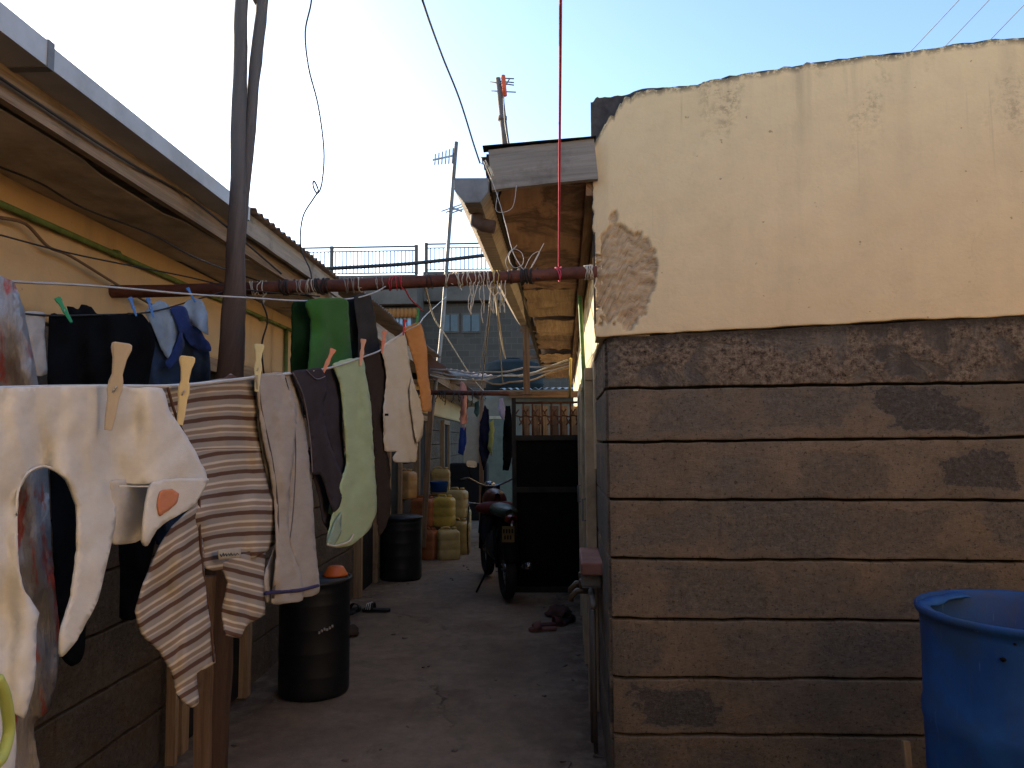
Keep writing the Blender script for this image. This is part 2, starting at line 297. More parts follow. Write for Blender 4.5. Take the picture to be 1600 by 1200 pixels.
# ------------------------------------------------------------------ mesh building
class MB:
    def __init__(s): s.v = []; s.f = []; s.uv = []; s.mi = []; s.sm = []
    def add(s, vs, fs, uvs=None, mi=0, smooth=False):
        o = len(s.v); s.v += [V(p) for p in vs]
        for k, f in enumerate(fs):
            s.f.append([i+o for i in f])
            s.uv.append([uvs[i] for i in f] if uvs else [(0, 0)]*len(f)); s.mi.append(mi); s.sm.append(smooth)
    def obox(s, c, ax, ay, az, mi=0, uvs=True):
        """oriented box: centre c, half axes ax, ay, az; grain along ax"""
        vs = [c+ax*i+ay*j+az*k for i in (-1, 1) for j in (-1, 1) for k in (-1, 1)]
        fs = [(0, 1, 3, 2), (4, 6, 7, 5), (0, 4, 5, 1), (2, 3, 7, 6), (0, 2, 6, 4), (1, 5, 7, 3)]
        L, W, H = ax.length*2, ay.length*2, az.length*2
        o = len(s.v); s.v += vs; q = random.random()*9
        for f in fs:
            s.f.append([i+o for i in f]); s.mi.append(mi); s.sm.append(False)
            u = []
            for i in f:
                a, b, c_ = (i >> 2) & 1, (i >> 1) & 1, i & 1
                u.append((a*L+q, (b*W+c_*H)+q))
            s.uv.append(u)
    def box(s, x0, x1, y0, y1, z0, z1, mi=0):
        s.obox(V(((x0+x1)/2, (y0+y1)/2, (z0+z1)/2)), V(((x1-x0)/2, 0, 0)), V((0, (y1-y0)/2, 0)), V((0, 0, (z1-z0)/2)), mi)
    def plank(s, a, b, wid, th, side=None, n=10, jit=.004, mi=0, seed=0):
        """board from a to b, width wid along `side`, thickness th"""
        a = V(a); b = V(b); d = (b-a); L = d.length; d.normalize()
        side = V(side) if side else V((0, 0, 1)); side = (side-d*side.dot(d)).normalized(); nrm = d.cross(side)
        vs = []; uv = []
        for i in range(n+1):
            t = i/n; p = a+(b-a)*t
            j1 = jit*fbm(t*L*6, seed, 1.3); j2 = jit*fbm(t*L*6, seed, 7.1)
            for (sw, st) in ((-1, -1), (1, -1), (1, 1), (-1, 1)):
                vs.append(p+side*(sw*wid/2+(j1 if sw > 0 else j2))+nrm*(st*th/2+jit*.4*fbm(t*L*5, seed+3)))
                uv.append((t*L+seed*1.7, (sw*wid/2+st*th/2)+seed*.37))
        fs = []
        for i in range(n):
            for k in range(4):
                q = i*4; r = (k+1) % 4
                fs.append((q+k, q+4+k, q+4+r, q+r))
        fs += [(0, 1, 2, 3), (n*4+3, n*4+2, n*4+1, n*4)]
        s.add(vs, fs, uv, mi)
    def tube(s, pts, rad, seg=8, mi=0, cap=True, rough=0.0, seed=0):
        pts = [V(p) for p in pts]; n = len(pts)
        rs = rad if isinstance(rad, (list, tuple)) else [rad]*n
        vs = []; uv = []; L = 0; up = None
        for i, p in enumerate(pts):
            t = (pts[min(i+1, n-1)]-pts[max(i-1, 0)])
            if t.length < 1e-9: t = V((0, 0, 1))
            t.normalize()
            if up is None:
                up = V((0, 0, 1)) if abs(t.z) < .9 else V((1, 0, 0))
            up = (up-t*up.dot(t))
            if up.length < 1e-6: up = t.orthogonal()
            up.normalize(); sd = t.cross(up)
            if i: L += (p-pts[i-1]).length
            for k in range(seg):
                a = 2*math.pi*k/seg; r = rs[i]
                if rough: r *= 1+rough*fbm(L*5+seed, math.cos(a)*1.2+seed, math.sin(a)*1.2)
                vs.append(p+(up*math.cos(a)+sd*math.sin(a))*r); uv.append((L, k/seg*rs[i]*6))
        fs = [(i*seg+k, i*seg+(k+1) % seg, (i+1)*seg+(k+1) % seg, (i+1)*seg+k) for i in range(n-1) for k in range(seg)]
        if cap: fs += [tuple(range(seg-1, -1, -1)), tuple((n-1)*seg+k for k in range(seg))]
        s.add(vs, fs, uv, mi, True)
    def lathe(s, c, prof, seg=40, mi=0, ax=None, wob=0.0, seed=0):
        """prof: [(r, z)] about vertical axis at c"""
        c = V(c); vs = []; uv = []
        for (r, z) in prof:
            for k in range(seg):
                a = 2*math.pi*k/seg; rr = r*(1+wob*fbm(math.cos(a)*1.4+seed, math.sin(a)*1.4, z*2))
                vs.append(c+V((rr*math.cos(a), rr*math.sin(a), z))); uv.append((a*r, z))
        n = len(prof)
        fs = [(i*seg+k, i*seg+(k+1) % seg, (i+1)*seg+(k+1) % seg, (i+1)*seg+k) for i in range(n-1) for k in range(seg)]
        s.add(vs, fs, uv, mi, True)
    def build(s, name, mats, parent=None, origin=None, bevel=0, solid=0, auto=True):
        if not isinstance(mats, (list, tuple)): mats = [mats]
        me = bpy.data.meshes.new(name)
        if parent is not None: org = root_loc(parent)
        elif origin is not None: org = V(origin)
        else:
            xs = [p.x for p in s.v]; ys = [p.y for p in s.v]; zs = [p.z for p in s.v]
            org = V(((min(xs)+max(xs))/2, (min(ys)+max(ys))/2, min(zs)))
        me.from_pydata([p-org for p in s.v], [], s.f)
        uvl = me.uv_layers.new(name='UVMap')
        flat = [c for f in s.uv for t in f for c in t[:2]]
        uvl.data.foreach_set('uv', flat)
        for m in mats: me.materials.append(m)
        me.polygons.foreach_set('material_index', s.mi); me.polygons.foreach_set('use_smooth', s.sm)
        me.update()
        o = bpy.data.objects.new(name, me); COL.objects.link(o)
        if parent is not None: o.parent = parent
        else: o.location = org
        if bevel:
            md = o.modifiers.new('bevel', 'BEVEL'); md.width = bevel; md.segments = 2; md.limit_method = 'ANGLE'
        if solid:
            md = o.modifiers.new('solid', 'SOLIDIFY'); md.thickness = solid; md.offset = 0
        return o
def root_loc(o):
    p = V((0, 0, 0))
    while o is not None: p += o.location; o = o.parent
    return p
def tag(o, label, cat, group=None, kind=None):
    if label: o['label'] = label
    if cat: o['category'] = cat
    if group: o['group'] = group
    if kind: o['kind'] = kind
    return o
def thing(name, label, cat, loc=(0, 0, 0), group=None):
    o = bpy.data.objects.new(name, None); COL.objects.link(o); o.location = loc; o.empty_display_size = .1
    return tag(o, label, cat, group)
def one(mb, name, mats, label, cat, group=None, kind=None, **kw):
    return tag(mb.build(name, mats, **kw), label, cat, group, kind)
def catenary(a, b, sag, n=16, wob=0.0, seed=0):
    a = V(a); b = V(b); out = []
    for i in range(n+1):
        t = i/n; p = a.lerp(b, t); p.z -= sag*4*t*(1-t)
        if wob: p += V((fbm(t*4+seed, 1), fbm(t*4+seed, 5)*.5, fbm(t*5+seed, 9)))*wob*min(1, 4*t*(1-t)+.15)
        out.append(p)
    return out
def spline(pts, k=5):
    pts = [V(p) for p in pts]; out = []
    for i in range(len(pts)-1):
        p0 = pts[max(i-1, 0)]; p1 = pts[i]; p2 = pts[i+1]; p3 = pts[min(i+2, len(pts)-1)]
        for j in range(k):
            t = j/k
            out.append(.5*((2*p1)+(p2-p0)*t+(2*p0-5*p1+4*p2-p3)*t*t+(3*p1-p0-3*p2+p3)*t**3))
    out.append(pts[-1]); return out

def grid_wall(mb, base, dvec, nrm, cols, rows_fn, disp, uvf, thick=.2, mi=0, attrf=None, flat=False):
    """sheet of columns (distances along dvec) x rows (heights rows_fn(s)), displaced along nrm, with edges returned by `thick`"""
    o = len(mb.v); nc = len(cols); nr = None; P = []
    for s_ in cols:
        rr = rows_fn(s_); nr = len(rr)
        for z in rr:
            p = V(base)+dvec*s_; p = V((p.x, p.y, z[0]))+nrm*(disp(s_, z)); P.append((p, uvf(s_, z), s_, z))
    mb.v += [q[0] for q in P]
    def face(ids, uvs, sm=True):
        mb.f.append(ids); mb.uv.append(uvs); mb.mi.append(mi); mb.sm.append(sm)
    for i in range(nc-1):
        for j in range(nr-1):
            a, b, c, d = i*nr+j, (i+1)*nr+j, (i+1)*nr+j+1, i*nr+j+1
            face([o+a, o+b, o+c, o+d], [P[a][1], P[b][1], P[c][1], P[d][1]], not flat)
    loop = [j for j in range(nr)] + [i*nr+nr-1 for i in range(1, nc)] + [(nc-1)*nr+j for j in range(nr-2, -1, -1)] + [i*nr for i in range(nc-2, 0, -1)]
    o2 = len(mb.v); mb.v += [P[k][0]-nrm*thick for k in loop]
    m = len(loop)
    for k in range(m):
        a, b = loop[k], loop[(k+1) % m]
        face([o+a, o+b, o2+(k+1) % m, o2+k], [P[a][1], P[b][1], (P[b][1][0]+thick*2, P[b][1][1]), (P[a][1][0]+thick*2, P[a][1][1])], False)
    face([o2+k for k in range(m)], [(0, 0)]*m, False)
    if attrf: mb.attr = [attrf(q[2], q[3]) for q in P]

def frange(a, b, n): return [a+(b-a)*i/n for i in range(n+1)]

def stone_courses(joints_fn, sub=7, gw=.0058):
    """rows per course, with a raked joint groove between courses. row = (z, course_float, groove, k)"""
    def rows(s):
        J = joints_fn(s); out = []
        for c in range(len(J)-1):
            z0, z1 = J[c], J[c+1]
            wv0 = .004*fbm(s*7, c*3.1); wv1 = .004*fbm(s*7, (c+1)*3.1)
            if c == 0: wv0 = 0
            a = z0+wv0+gw*(1+.5*fbm(s*11, c)); b = z1+wv1-gw*(1+.5*fbm(s*9, c+9))
            out.append((z0+wv0, c+.001, 1.0))
            out.append((a, c+.02, 1.0)); out.append((a+.001, c+.03, .10)); out.append((a+.006, c+.035, .0))
            for k in range(1, sub):
                out.append((a+.006+(b-a-.012)*k/sub, c+.035+.93*k/sub, 0.0))
            out.append((b-.006, c+.965, .0)); out.append((b-.001, c+.97, .10)); out.append((b, c+.98, 1.0))
        out.append((J[-1], len(J)-1.001, .3))
        return out
    return rows
def stone_disp(s, r):
    z, c, g = r[0], r[1], r[2]
    d = .004*fbm(s*2.1, math.floor(c)*5.3+c*.4, 2) + .0018*fbm(s*13, z*13, 4)
    if g > .2: d -= .032
    elif g > .05: d -= .002
    return d

# ================================================================== SETTING
g = MB(); g.box(-300, 300, -60, 600, -.5, -.03)
one(g, 'ground', M_ground, None, None, kind='structure')
g = MB(); nx, ny = 60, 260; vs = []; uv = []
for j in range(ny+1):
    y = -3+22*(j/ny)
    for i in range(nx+1):
        x = -2.0+7.5*(i/nx) if True else 0
        z = .012*fbm(x*1.3, y*1.3, 0)+.006*fbm(x*6, y*6, 3)
        # shallow drain running along the alley
        vs.append((x, y, z)); uv.append((x, y))
fs = [(j*(nx+1)+i, j*(nx+1)+i+1, (j+1)*(nx+1)+i+1, (j+1)*(nx+1)+i) for j in range(ny) for i in range(nx)]
g.add(vs, fs, uv, 0, True)
one(g, 'alley_floor', M_ground, None, None, kind='structure', origin=(0, 0, 0))

# ================================================================== RIGHT HOUSE
FW0 = V((.285, 3.05, 0)); FD = V((1, -.07, 0)).normalized(); FN = V((-.07, -1, 0)).normalized()
SD = V((.035, 1, 0)).normalized(); SN = V((-1, .035, 0)).normalized()
def onfront(px, py): return onplane(px, py, FW0, FN)
def fs_(p): return (p-FW0).dot(FD)
yl = [525, 607, 691, 780, 873, 966, 1059, 1147]; yr = [491, 597, 683, 782, 877, 972, 1062, 1151]
PL = [onfront(950, y) for y in yl]; PR = [onfront(1600, y) for y in yr]
sL, sR = fs_(PL[0]), fs_(PR[0])
def front_joints(s):
    t = (s-sL)/(sR-sL)
    z = [PL[i].z+(PR[i].z-PL[i].z)*t for i in range(8)]
    z = z[::-1]; d = z[0]
    return [-.03, max(.02, d-.25)]+z if d-.25 > .05 else [-.03]+z
S_END = 4.6
house = thing('row_house', 'ochre plastered house with bare stone base and chipped corner, right of the alley', 'house', (.285, 3.05, 0))
cols = frange(.005, S_END, 190)
mb = MB()
def front_joints10(s):
    t = (s-sL)/(sR-sL)
    z = [PL[i].z+(PR[i].z-PL[i].z)*t for i in range(8)][::-1]
    return [-.04, z[0]-.235]+z
def front_disp(s, r):
    d = stone_disp(s, r)
    # worn rounded arris at the alley corner
    if s < .05: d -= .012*(1-s/.05)**2+.006*fbm(r[0]*9, 3)
    # battered foot
    return d
grid_wall(mb, FW0, FD, FN, cols, stone_courses(front_joints10), front_disp, lambda s, r: (s/.46+.2, r[1]), .22, flat=True)
mb.build('stone_base', M_stone_r, house)
# plaster
topx = [(926, 228), (934, 214), (944, 196), (958, 183), (968, 166), (984, 150), (1000, 141), (1060, 138), (1102, 130), (1145, 119), (1190, 113), (1250, 103), (1300, 96), (1360, 88), (1420, 82), (1500, 70), (1560, 63), (1600, 60)]
topP = [(fs_(onfront(x, y)), onfront(x, y).z) for x, y in topx]
topP.append((S_END, topP[-1][1]+.12))
mb = MB(); cols = frange(-.045, .45, 90)+frange(.45, S_END, 180)[1:]
def pl_rows(s):
    b = front_joints10(max(s, 0))[-1]+.004*fbm(s*9, 2.2)+.006*fbm(s*2.3, 8)
    t = lerp_pts(topP, s)+.012*fbm(s*8, 1)+.010*fbm(s*22, 5)+(.022*fbm(s*45, 2) if s < .16 else 0)
    return [(b+(t-b)*(k/140), k/140, t) for k in range(141)]
pc = onfront(970, 428); pcs, pcz = fs_(pc), pc.z
def bare(s, z):
    # the big broken patch by the pipe, the small one under it, and the chipped corner
    d = math.hypot((s-pcs)/.125, (z-pcz)/.225)+.34*fbm(s*13, z*10, 1)+.12*fbm(s*40, z*40, 7)
    m = max(0, min(1, (1.0-d)*16))
    q = onfront(992, 489); d2 = math.hypot((s-fs_(q))/.045, (z-q.z)/.018)+.5*fbm(s*20, z*20, 1)
    m = max(m, max(0, min(1, (1-d2)*6)))
    return m
def pl_disp(s, r):
    z = r[0]; m = bare(s, z)
    d = .006+.005*fbm(s*1.5, z*1.5, 0)+.0015*fbm(s*9, z*9, 3)
    d += m*(-.014+.007*fbm(s*30, z*45, 2)+.005*fbm(s*9, z*30, 6))
    if s < .02: d -= .010*(abs(s-.02)/.05)
    return d
def pl_uv(s, r): return (s, r[2]-r[0])
grid_wall(mb, FW0, FD, FN, cols, pl_rows, pl_disp, pl_uv, .20, attrf=lambda s, r: bare(s, r[0]))
# wobble the corner arris
o = mb.build('plaster_wall', M_plaster_r, house)
ca = o.data.attributes.new('bare', 'FLOAT', 'POINT')
vals = mb.attr+[0]*(len(mb.v)-len(mb.attr)); ca.data.foreach_set('value', vals)
me = o.data
for i, v in enumerate(me.vertices):
    if i < 141:   # first column = corner
        z = v.co.z
        me.vertices[i].co += FD*(.006*fbm(z*9, 4)+.010*fbm(z*24, 8)+.03*bare(0.0, z))
# dark stone core visible along the broken top
mb = MB(); vs = []; n = 120
corep = [(926, 160), (931, 151), (945, 152), (958, 150), (975, 148), (1000, 139)]+[(x, y-2) for x, y in topx[7:]]
coreP = [(fs_(onfront(x, y)), onfront(x, y).z+.016) for x, y in corep]+[(S_END, topP[-1][1]+.01)]
for i in range(n+1):
    s = -.048+(S_END-.03+.048)*(i/n)**1.6
    z1 = lerp_pts(coreP, s)+.012*fbm(s*14, 3)+.006*fbm(s*40, 1)
    for (dz, dn) in ((-1, .0), (0, 0.0), (0, -.19), (-1, -.19)):
        p = FW0+FD*s+FN*(dn-.036+.004*fbm(s*20, dz)); vs.append(V((p.x, p.y, 1.95 if dz else z1)))
fs = [(i*4+k, i*4+4+k, i*4+4+(k+1) % 4, i*4+(k+1) % 4) for i in range(n) for k in range(4)]+[(0, 1, 2, 3), (n*4+3, n*4+2, n*4+1, n*4)]
mb.add(vs, fs, [(v.x*3, v.z*3) for v in vs])
mb.build('wall_core', M_core, house)

# side wall of the right house
SW0 = FW0+V((-.004, .03, 0)); Y_SIDE = 12.0
def side_p(s, z, off=0): p = SW0+SD*s+SN*off; return V((p.x, p.y, z))
mb = MB()
zc = [-.03, .25]+[PL[i].z for i in range(7, -1, -1)]
grid_wall(mb, SW0, SD, SN, frange(0, 1.1, 50)+frange(1.1, 9, 90)[1:], stone_courses(lambda s: zc, 5), stone_disp, lambda s, r: (s/.46+.7, r[1]), .2, flat=True)
mb.build('side_stone_base', M_stone_r, house)
mb = MB()
grid_wall(mb, SW0+SD*.0, SD, SN, frange(-.01, .92, 14)+frange(.935, 9, 100), lambda s: [((zc[-1] if s < .93 else 1.3)+(2.52-(zc[-1] if s < .93 else 1.3))*k/16, k/16, 2.52) for k in range(17)],
          lambda s, r: .012+.004*fbm(s*2, r[0]*2), pl_uv, .2)
mb.build('side_plaster_wall', M_plaster_s, house)
# doors in the side wall
for k, (y0, wd, hh) in enumerate(((1.05, .86, 1.79), (2.35, .9, 1.80), (6.2, .9, 1.8))):
    fr = MB()
    for ss in (y0, y0+wd):
        fr.obox(side_p(ss, hh/2, .03), V((0, 0, hh/2)), SD*.035, SN*.028)
    fr.obox(side_p(y0+wd/2, hh+.03, .03), SD*(wd/2+.05), V((0, 0, .035)), SN*.027)
    f = fr.build('door_frame', M_frame, house, bevel=.004)
    dr = MB(); dr.obox(side_p(y0+wd/2, hh/2, .018), V((0, 0, hh/2-.01)), SD*(wd/2-.04), SN*.018)
    for q in (.3, .7): dr.obox(side_p(y0+wd/2, hh*q, .036), V((0, 0, .28)), SD*(wd/2-.14), SN*.006)
    d = dr.build('door', simple('grey_green_door', (.16, .17, .13), .6, 0, .3, .3, 4), house, bevel=.003)
    hb = MB(); hb.tube([side_p(y0+.12, 1.0, .04), side_p(y0+.12, 1.0, .075), side_p(y0+.12, 1.12, .075), side_p(y0+.12, 1.12, .04)], .006)
    hb.build('handle', M_galvd, d)
# roof, eaves
EX = -.17; EZ = 1.45+1.04
def eave(px, py, Y): return at(px, py, Y)
mb = MB(); xs = []
def corr(mb, p0, du, dv, nu, lv, amp=.009, per=.076, th=.002, mi=0, nv=2, seed=0, ragged=0.0):
    """corrugated sheet: waves along du (unit) over length nu, extends along dv (vector)"""
    du = V(du); n = int(nu/per*8); nn = du.cross(V(dv)).normalized()
    if nn.z < 0: nn = -nn
    vs = []; uv = []
    for i in range(n+1):
        t = i/n*nu; sh = int(t/.76); e = ragged*(noise.noise(V((sh*3.7+seed, 1.1, 0))))
        for j in range(nv+1):
            q = (j/nv)
            p = V(p0)+du*t+V(dv)*q-V(dv).normalized()*e*(1-q)+nn*(amp*math.sin(2*math.pi*t/per)+.004*(sh % 2)+.006*fbm(t*1.5, q*2, seed))
            vs.append(p); uv.append((t, q*lv))
    m = nv+1
    fs = [(i*m+j, (i+1)*m+j, (i+1)*m+j+1, i*m+j+1) for i in range(n) for j in range(nv)]
    mb.add(vs, fs, uv, mi, True)
corr(mb, (EX-.06, 3.13, EZ+.195), (.035, 1, 0), (4.9, 0, .12), 9.0, 4.6, ragged=.05)
mb.build('roof_sheets', M_rustsheet, house, solid=.002)
mb = MB()   # weathered barge board across the front of the eave
pa = onfront(757, 265); pb = onfront(928, 250)
A = at(766, 267, 3.03); B = at(931, 250, 3.03)
mb.plank(A, B, .172, .03, (0, 0, 1), 16, .006, seed=2)
mb.build('barge_board', M_wgrey, house)
mb = MB(); mb.plank(A+V((-.03, 0, .095)), B+V((.0, 0, .09)), .06, .006, (0, 1, 0), 8, .003)
mb.build('roof_edge_flashing', M_black, house)
mb = MB()   # long dark fascia along the eave
fa = at(766, 268, 3.05)
mb.plank((fa.x-.004, 3.05, fa.z-.005), (fa.x+.30, 12, fa.z-.03), .17, .024, (0, 0, 1), 40, .006, seed=5)
mb.build('fascia_board', m_wood('dark_wood', (.045, .032, .024), (.02, .014, .011)), house)
zs = at(850, 290, 3.1).z
def soff(name, y0, y1, mat, dz=0, ragged=0, seed=0, x0=.0, x1=.0):
    mb = MB(); nx, ny = 10, int((y1-y0)*12)+2; vs = []; uv = []
    for j in range(ny+1):
        y = y0+(y1-y0)*j/ny
        for i in range(nx+1):
            q = i/nx; xa = fa.x+.02+.033*(y-3.05)+x0+(.06*max(0, fbm(y*4, seed)) if ragged else 0)*ragged; xb = .30+.035*(y-3.05)+x1
            yy = y
            if j in (0, ny): yy += ragged*.12*fbm(q*7, seed, j)
            vs.append((xa+(xb-xa)*q, yy, zs+dz-.014*(y-3.05)*.6+.012*fbm(q*3, y*2, seed)-(.03*(q)*(0) )))
            uv.append((y*1.0+seed, q*.45))
    fs = [(j*(nx+1)+i, j*(nx+1)+i+1, (j+1)*(nx+1)+i+1, (j+1)*(nx+1)+i) for j in range(ny) for i in range(nx)]
    mb.add(vs, fs, uv, 0, False)
    return mb.build(name, mat, house, solid=.008)
soff('soffit_panel', 3.08, 5.15, M_ply, 0, .8, 1)
soff('soffit_panel', 5.22, 6.3, M_wpale, .01, .5, 2)
soff('soffit_panel', 6.34, 7.2, M_wpale, -.02, .9, 3, .04)
soff('soffit_panel', 7.5, 8.6, M_wbrown, 0.03, 1.2, 4)
soff('soffit_panel', 8.8, 9.6, M_wpale, -.01, 1.2, 5)
soff('soffit_panel', 9.9, 11.9, M_wbrown, .0, 1.2, 6)
mb = MB()
for y in (5.18, 6.32, 7.35, 8.7, 9.8): mb.plank((fa.x+.02, y, zs+.03), (.5, y, zs+.03), .05, .05, (0, 0, 1), 4, .003, seed=y)
mb.plank((.235, 3.07, zs-.03), (.55, 12, zs-.13), .055, .045, (0, 0, 1), 20, .004, seed=9)
mb.build('rafters', M_wbrown, house)
# gutter hanging off the eave
GA = at(737, 299, 3.0); GB = at(818, 500, 6.7)
gd = (GB-GA).normalized(); gs = gd.cross(V((0, 0, 1))).normalized(); gu = gs.cross(gd)
prof = [(-.068, .052), (-.065, .0), (-.028, -.048), (.036, -.048), (.066, -.008), (.068, .048)]
mb = MB(); nseg = 420; vs = []; uv = []; L = (GB-GA).length
for i in range(nseg+1):
    t = i/nseg; p = GA.lerp(GB, t)+V((0, 0, -.03*math.sin(t*math.pi)))
    for (a, b) in prof:
        k = 1+.035*math.sin(i*1.1)*(1 if a > -.05 else 0)
        vs.append(p+gs*(a*k)+gu*(b*k)); uv.append((t*L, a*3+b))
m = len(prof)
fs = [(i*m+k, i*m+k+1, (i+1)*m+k+1, (i+1)*m+k) for i in range(nseg) for k in range(m-1)]
mb.add(vs, fs, uv, 0, False)
gut = mb.build('gutter', simple('stained_gutter', (.27, .215, .165), .65, .2, .4, .5, 5, .3, 30), house, solid=.003)
mb = MB(); mb.add([GA+gs*a*1.04+gu*b*1.04-gd*.012 for a, b in prof]+[GA+gs*a*1.04+gu*b*1.04+gd*.05 for a, b in prof],
                  [tuple(range(m))]+[(k, k+1, m+k+1, m+k) for k in range(m-1)], None, 0)
mb.build('end_cap', simple('grey_end_cap', (.15, .155, .16), .5, .3, .5, .3, 12), gut, solid=.003)
mb = MB(); q = GA+gd*.16
mb.tube([q-gu*.035, q-gu*.09, q-gu*.10+gs*.03, q-gu*.11+gs*.08], .028, 12, cap=False)
mb.build('outlet_elbow', simple('rust_elbow', (.09, .06, .05), .7, .2, .3, .5), gut, solid=.003)
mb = MB(); mb.plank(GA-gs*.072+gu*.040+gd*.02, GB-gs*.072+gu*.038, .034, .012, gu, 30, .002); mb.build('gutter_lip', simple('pale_lip', (.62, .57, .48), .6), gut)

# rusty post standing on the lintel below the far end of the gutter
mb = MB(); mb.plank(at(822, 508, 6.75), at(823, 616, 6.75), .06, .05, (1, 0, 0), 10, .004, seed=4)
one(mb, 'timber_post', M_wbrown, 'short brown timber post propping the far end of the hanging gutter', 'post')

# green conduit leaning on the side wall, and the bright yellow trim strip
mb = MB(); mb.tube([at(906, 462, 4.25), at(911, 560, 4.25), at(925, 805, 4.2)], .012, 8)
one(mb, 'green_pipe', M_green, 'thin green pipe running up the sunlit wall beside the right doorway', 'pipe')
mb = MB(); mb.tube([at(892, 560, 5.3), at(890, 620, 5.5)], .010, 6)
one(mb, 'yellow_conduit', simple('yellow_conduit', (.62, .45, .10), .6), 'short yellow conduit on the sunlit wall near the grille', 'pipe')

# ================================================================== LEFT HOUSES
LX = -1.75
def left_house(y0, y1, name, label, zt=2.33, doors=(), lx=LX, soff_mat=None, gutter_to=None, fas=None, roofz=2.475, seed=0):
    h = thing('row_house', label, 'house', (lx, y0, 0), )
    D = V((0, 1, 0)); N = V((1, 0, 0)); n = int((y1-y0)*14)
    mb = MB(); jz = [-.03]+[.235*k for k in range(1, 9)]
    grid_wall(mb, (lx, y0, 0), D, N, frange(0, y1-y0, n), stone_courses(lambda s: jz, 5), stone_disp, lambda s, r: (s/.46+seed, r[1]), .2, flat=True)
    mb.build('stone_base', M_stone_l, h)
    mb = MB()
    grid_wall(mb, (lx, y0, 0), D, N, frange(0, y1-y0, n), lambda s: [(1.884+(zt-1.884)*k/8, k/8, zt) for k in range(9)],
              lambda s, r: .012+.005*fbm(s*2, r[0]*2, seed), pl_uv, .2)
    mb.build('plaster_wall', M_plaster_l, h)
    for (a, b, hh, mat) in doors:
        f = MB()
        for s in (a, b): f.plank((lx+.03, s, 0), (lx+.03, s, hh), .07, .08, (0, 1, 0), 12, .005, seed=s)
        f.plank((lx+.03, a, hh), (lx+.03, b, hh), .07, .08, (0, 0, 1), 6, .004, seed=3)
        f.build('door_frame', M_wpale, h)
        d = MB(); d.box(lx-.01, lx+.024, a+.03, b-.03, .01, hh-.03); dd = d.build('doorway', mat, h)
    # roof
    mb = MB()
    if seed == 1:
        corr(mb, (lx+.40, y0, roofz-.005), (0, 1, 0), (-3.3, 0, .5), 3.16-y0, 3.4, ragged=.0, seed=seed)
        corr(mb, (lx+.50, 3.17, roofz+.004), (0, 1, 0), (-3.4, 0, .5), y1-3.17, 3.4, ragged=.03, seed=seed)
    else: corr(mb, (lx+.52, y0, roofz), (0, 1, 0), (-3.4, 0, .5), y1-y0, 3.4, ragged=.03, seed=seed)
    mb.build('roof_sheets', M_rustsheet, h, solid=.002)
    mb = MB(); mb.plank((lx+.39, y0, zt+.06), (lx+.39, y1-.02, zt+.06), .13, .025, (0, 0, 1), 40, .004, seed=seed+1)
    mb.build('fascia_board', fas or M_fasc, h)
    mb = MB(); nx, ny = 8, int((y1-y0)*10); vs = []; uv = []
    for j in range(ny+1):
        y = y0+(y1-y0)*j/ny
        for i in range(nx+1):
            q = i/nx; gap = .055 if (seed == 1 and y < 2.75) else (.02+.02*fbm(y, 1))
            xa = lx+.37-gap; vs.append((xa+(lx-xa)*q, y, zt+.005+.010*fbm(q*2, y*1.2, seed)+(.012 if int(y/1.15) % 2 else 0))); uv.append((y, q*.4))
    fs = [(j*(nx+1)+i, j*(nx+1)+i+1, (j+1)*(nx+1)+i+1, (j+1)*(nx+1)+i) for j in range(ny) for i in range(nx)]
    mb.add(vs, fs, uv); mb.build('soffit', soff_mat or M_soffit, h, solid=.006)
    mb = MB(); mb.box(lx-3, lx-.21, y0+.02, y1-.02, 0, 2.4); mb.build('house_body', M_core, h)
    return h
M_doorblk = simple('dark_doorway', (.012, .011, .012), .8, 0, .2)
h1 = left_house(-2.2, 4.75, 'h1', 'ochre house with stone base and wide metal gutter, nearest on the left', doors=((3.55, 4.32, 1.86, M_doorblk),), seed=1, roofz=2.485)
# its gutter and pale end board
mb = MB(); X0, X1, Z0, Z1 = -1.25, -1.372, 2.42, 2.478
for (ya, yb, dz) in ((-2.0, 1.78, .004), (1.80, 3.12, 0)):
    e = .0 if dz == 0 else .004
    vs = []
    for y in (ya, yb):
        vs += [(X1, y, Z1+dz), (X1, y, Z0-e), (X0+e, y, Z0-e), (X0+e, y, Z1+dz), (X0+e-.012, y, Z1+dz+.003)]
    fs = [(k, k+1, 5+k+1, 5+k) for k in range(4)]
    mb.add(vs, fs, [(v[1], v[0]*3+v[2]) for v in vs])
gt = mb.build('gutter', simple('grey_box_gutter', (.42, .415, .41), .55, .25, .4, .25, 4, .1, 20), h1, solid=.003)
mb = MB(); mb.box(X1, X0+.008, 1.775, 1.80, Z0-.008, Z1+.008); mb.build('gutter_joint', M_galvd, gt)
mb = MB(); mb.plank((-1.30, 3.14, 2.432), (-1.30, 4.7, 2.440), .098, .02, (0, 0, 1), 16, .003, seed=11)
mb.build('end_board', m_wood('pale_grey_board', (.36, .31, .25), (.25, .21, .165)), h1)
M_pbw = simple('brown_panel', (.10, .06, .045), .8)
h2 = left_house(4.752, 9.3, 'h2', 'stone and ochre house with a black doorway, second on the left', doors=((7.05, 7.75, 1.86, M_doorblk), (8.4, 9.1, 1.86, M_doorblk)), seed=2, roofz=2.52, fas=m_wood('pale_grey_board2', (.40, .34, .27), (.26, .21, .165)))
h3 = left_house(9.4, 17.0, 'h3', 'low ochre house with sagging rusty roof, farthest on the left', zt=2.25, lx=-1.72, doors=((10.3, 11.1, 1.8, M_doorblk), (13, 13.8, 1.8, M_doorblk)), seed=3, roofz=2.40)
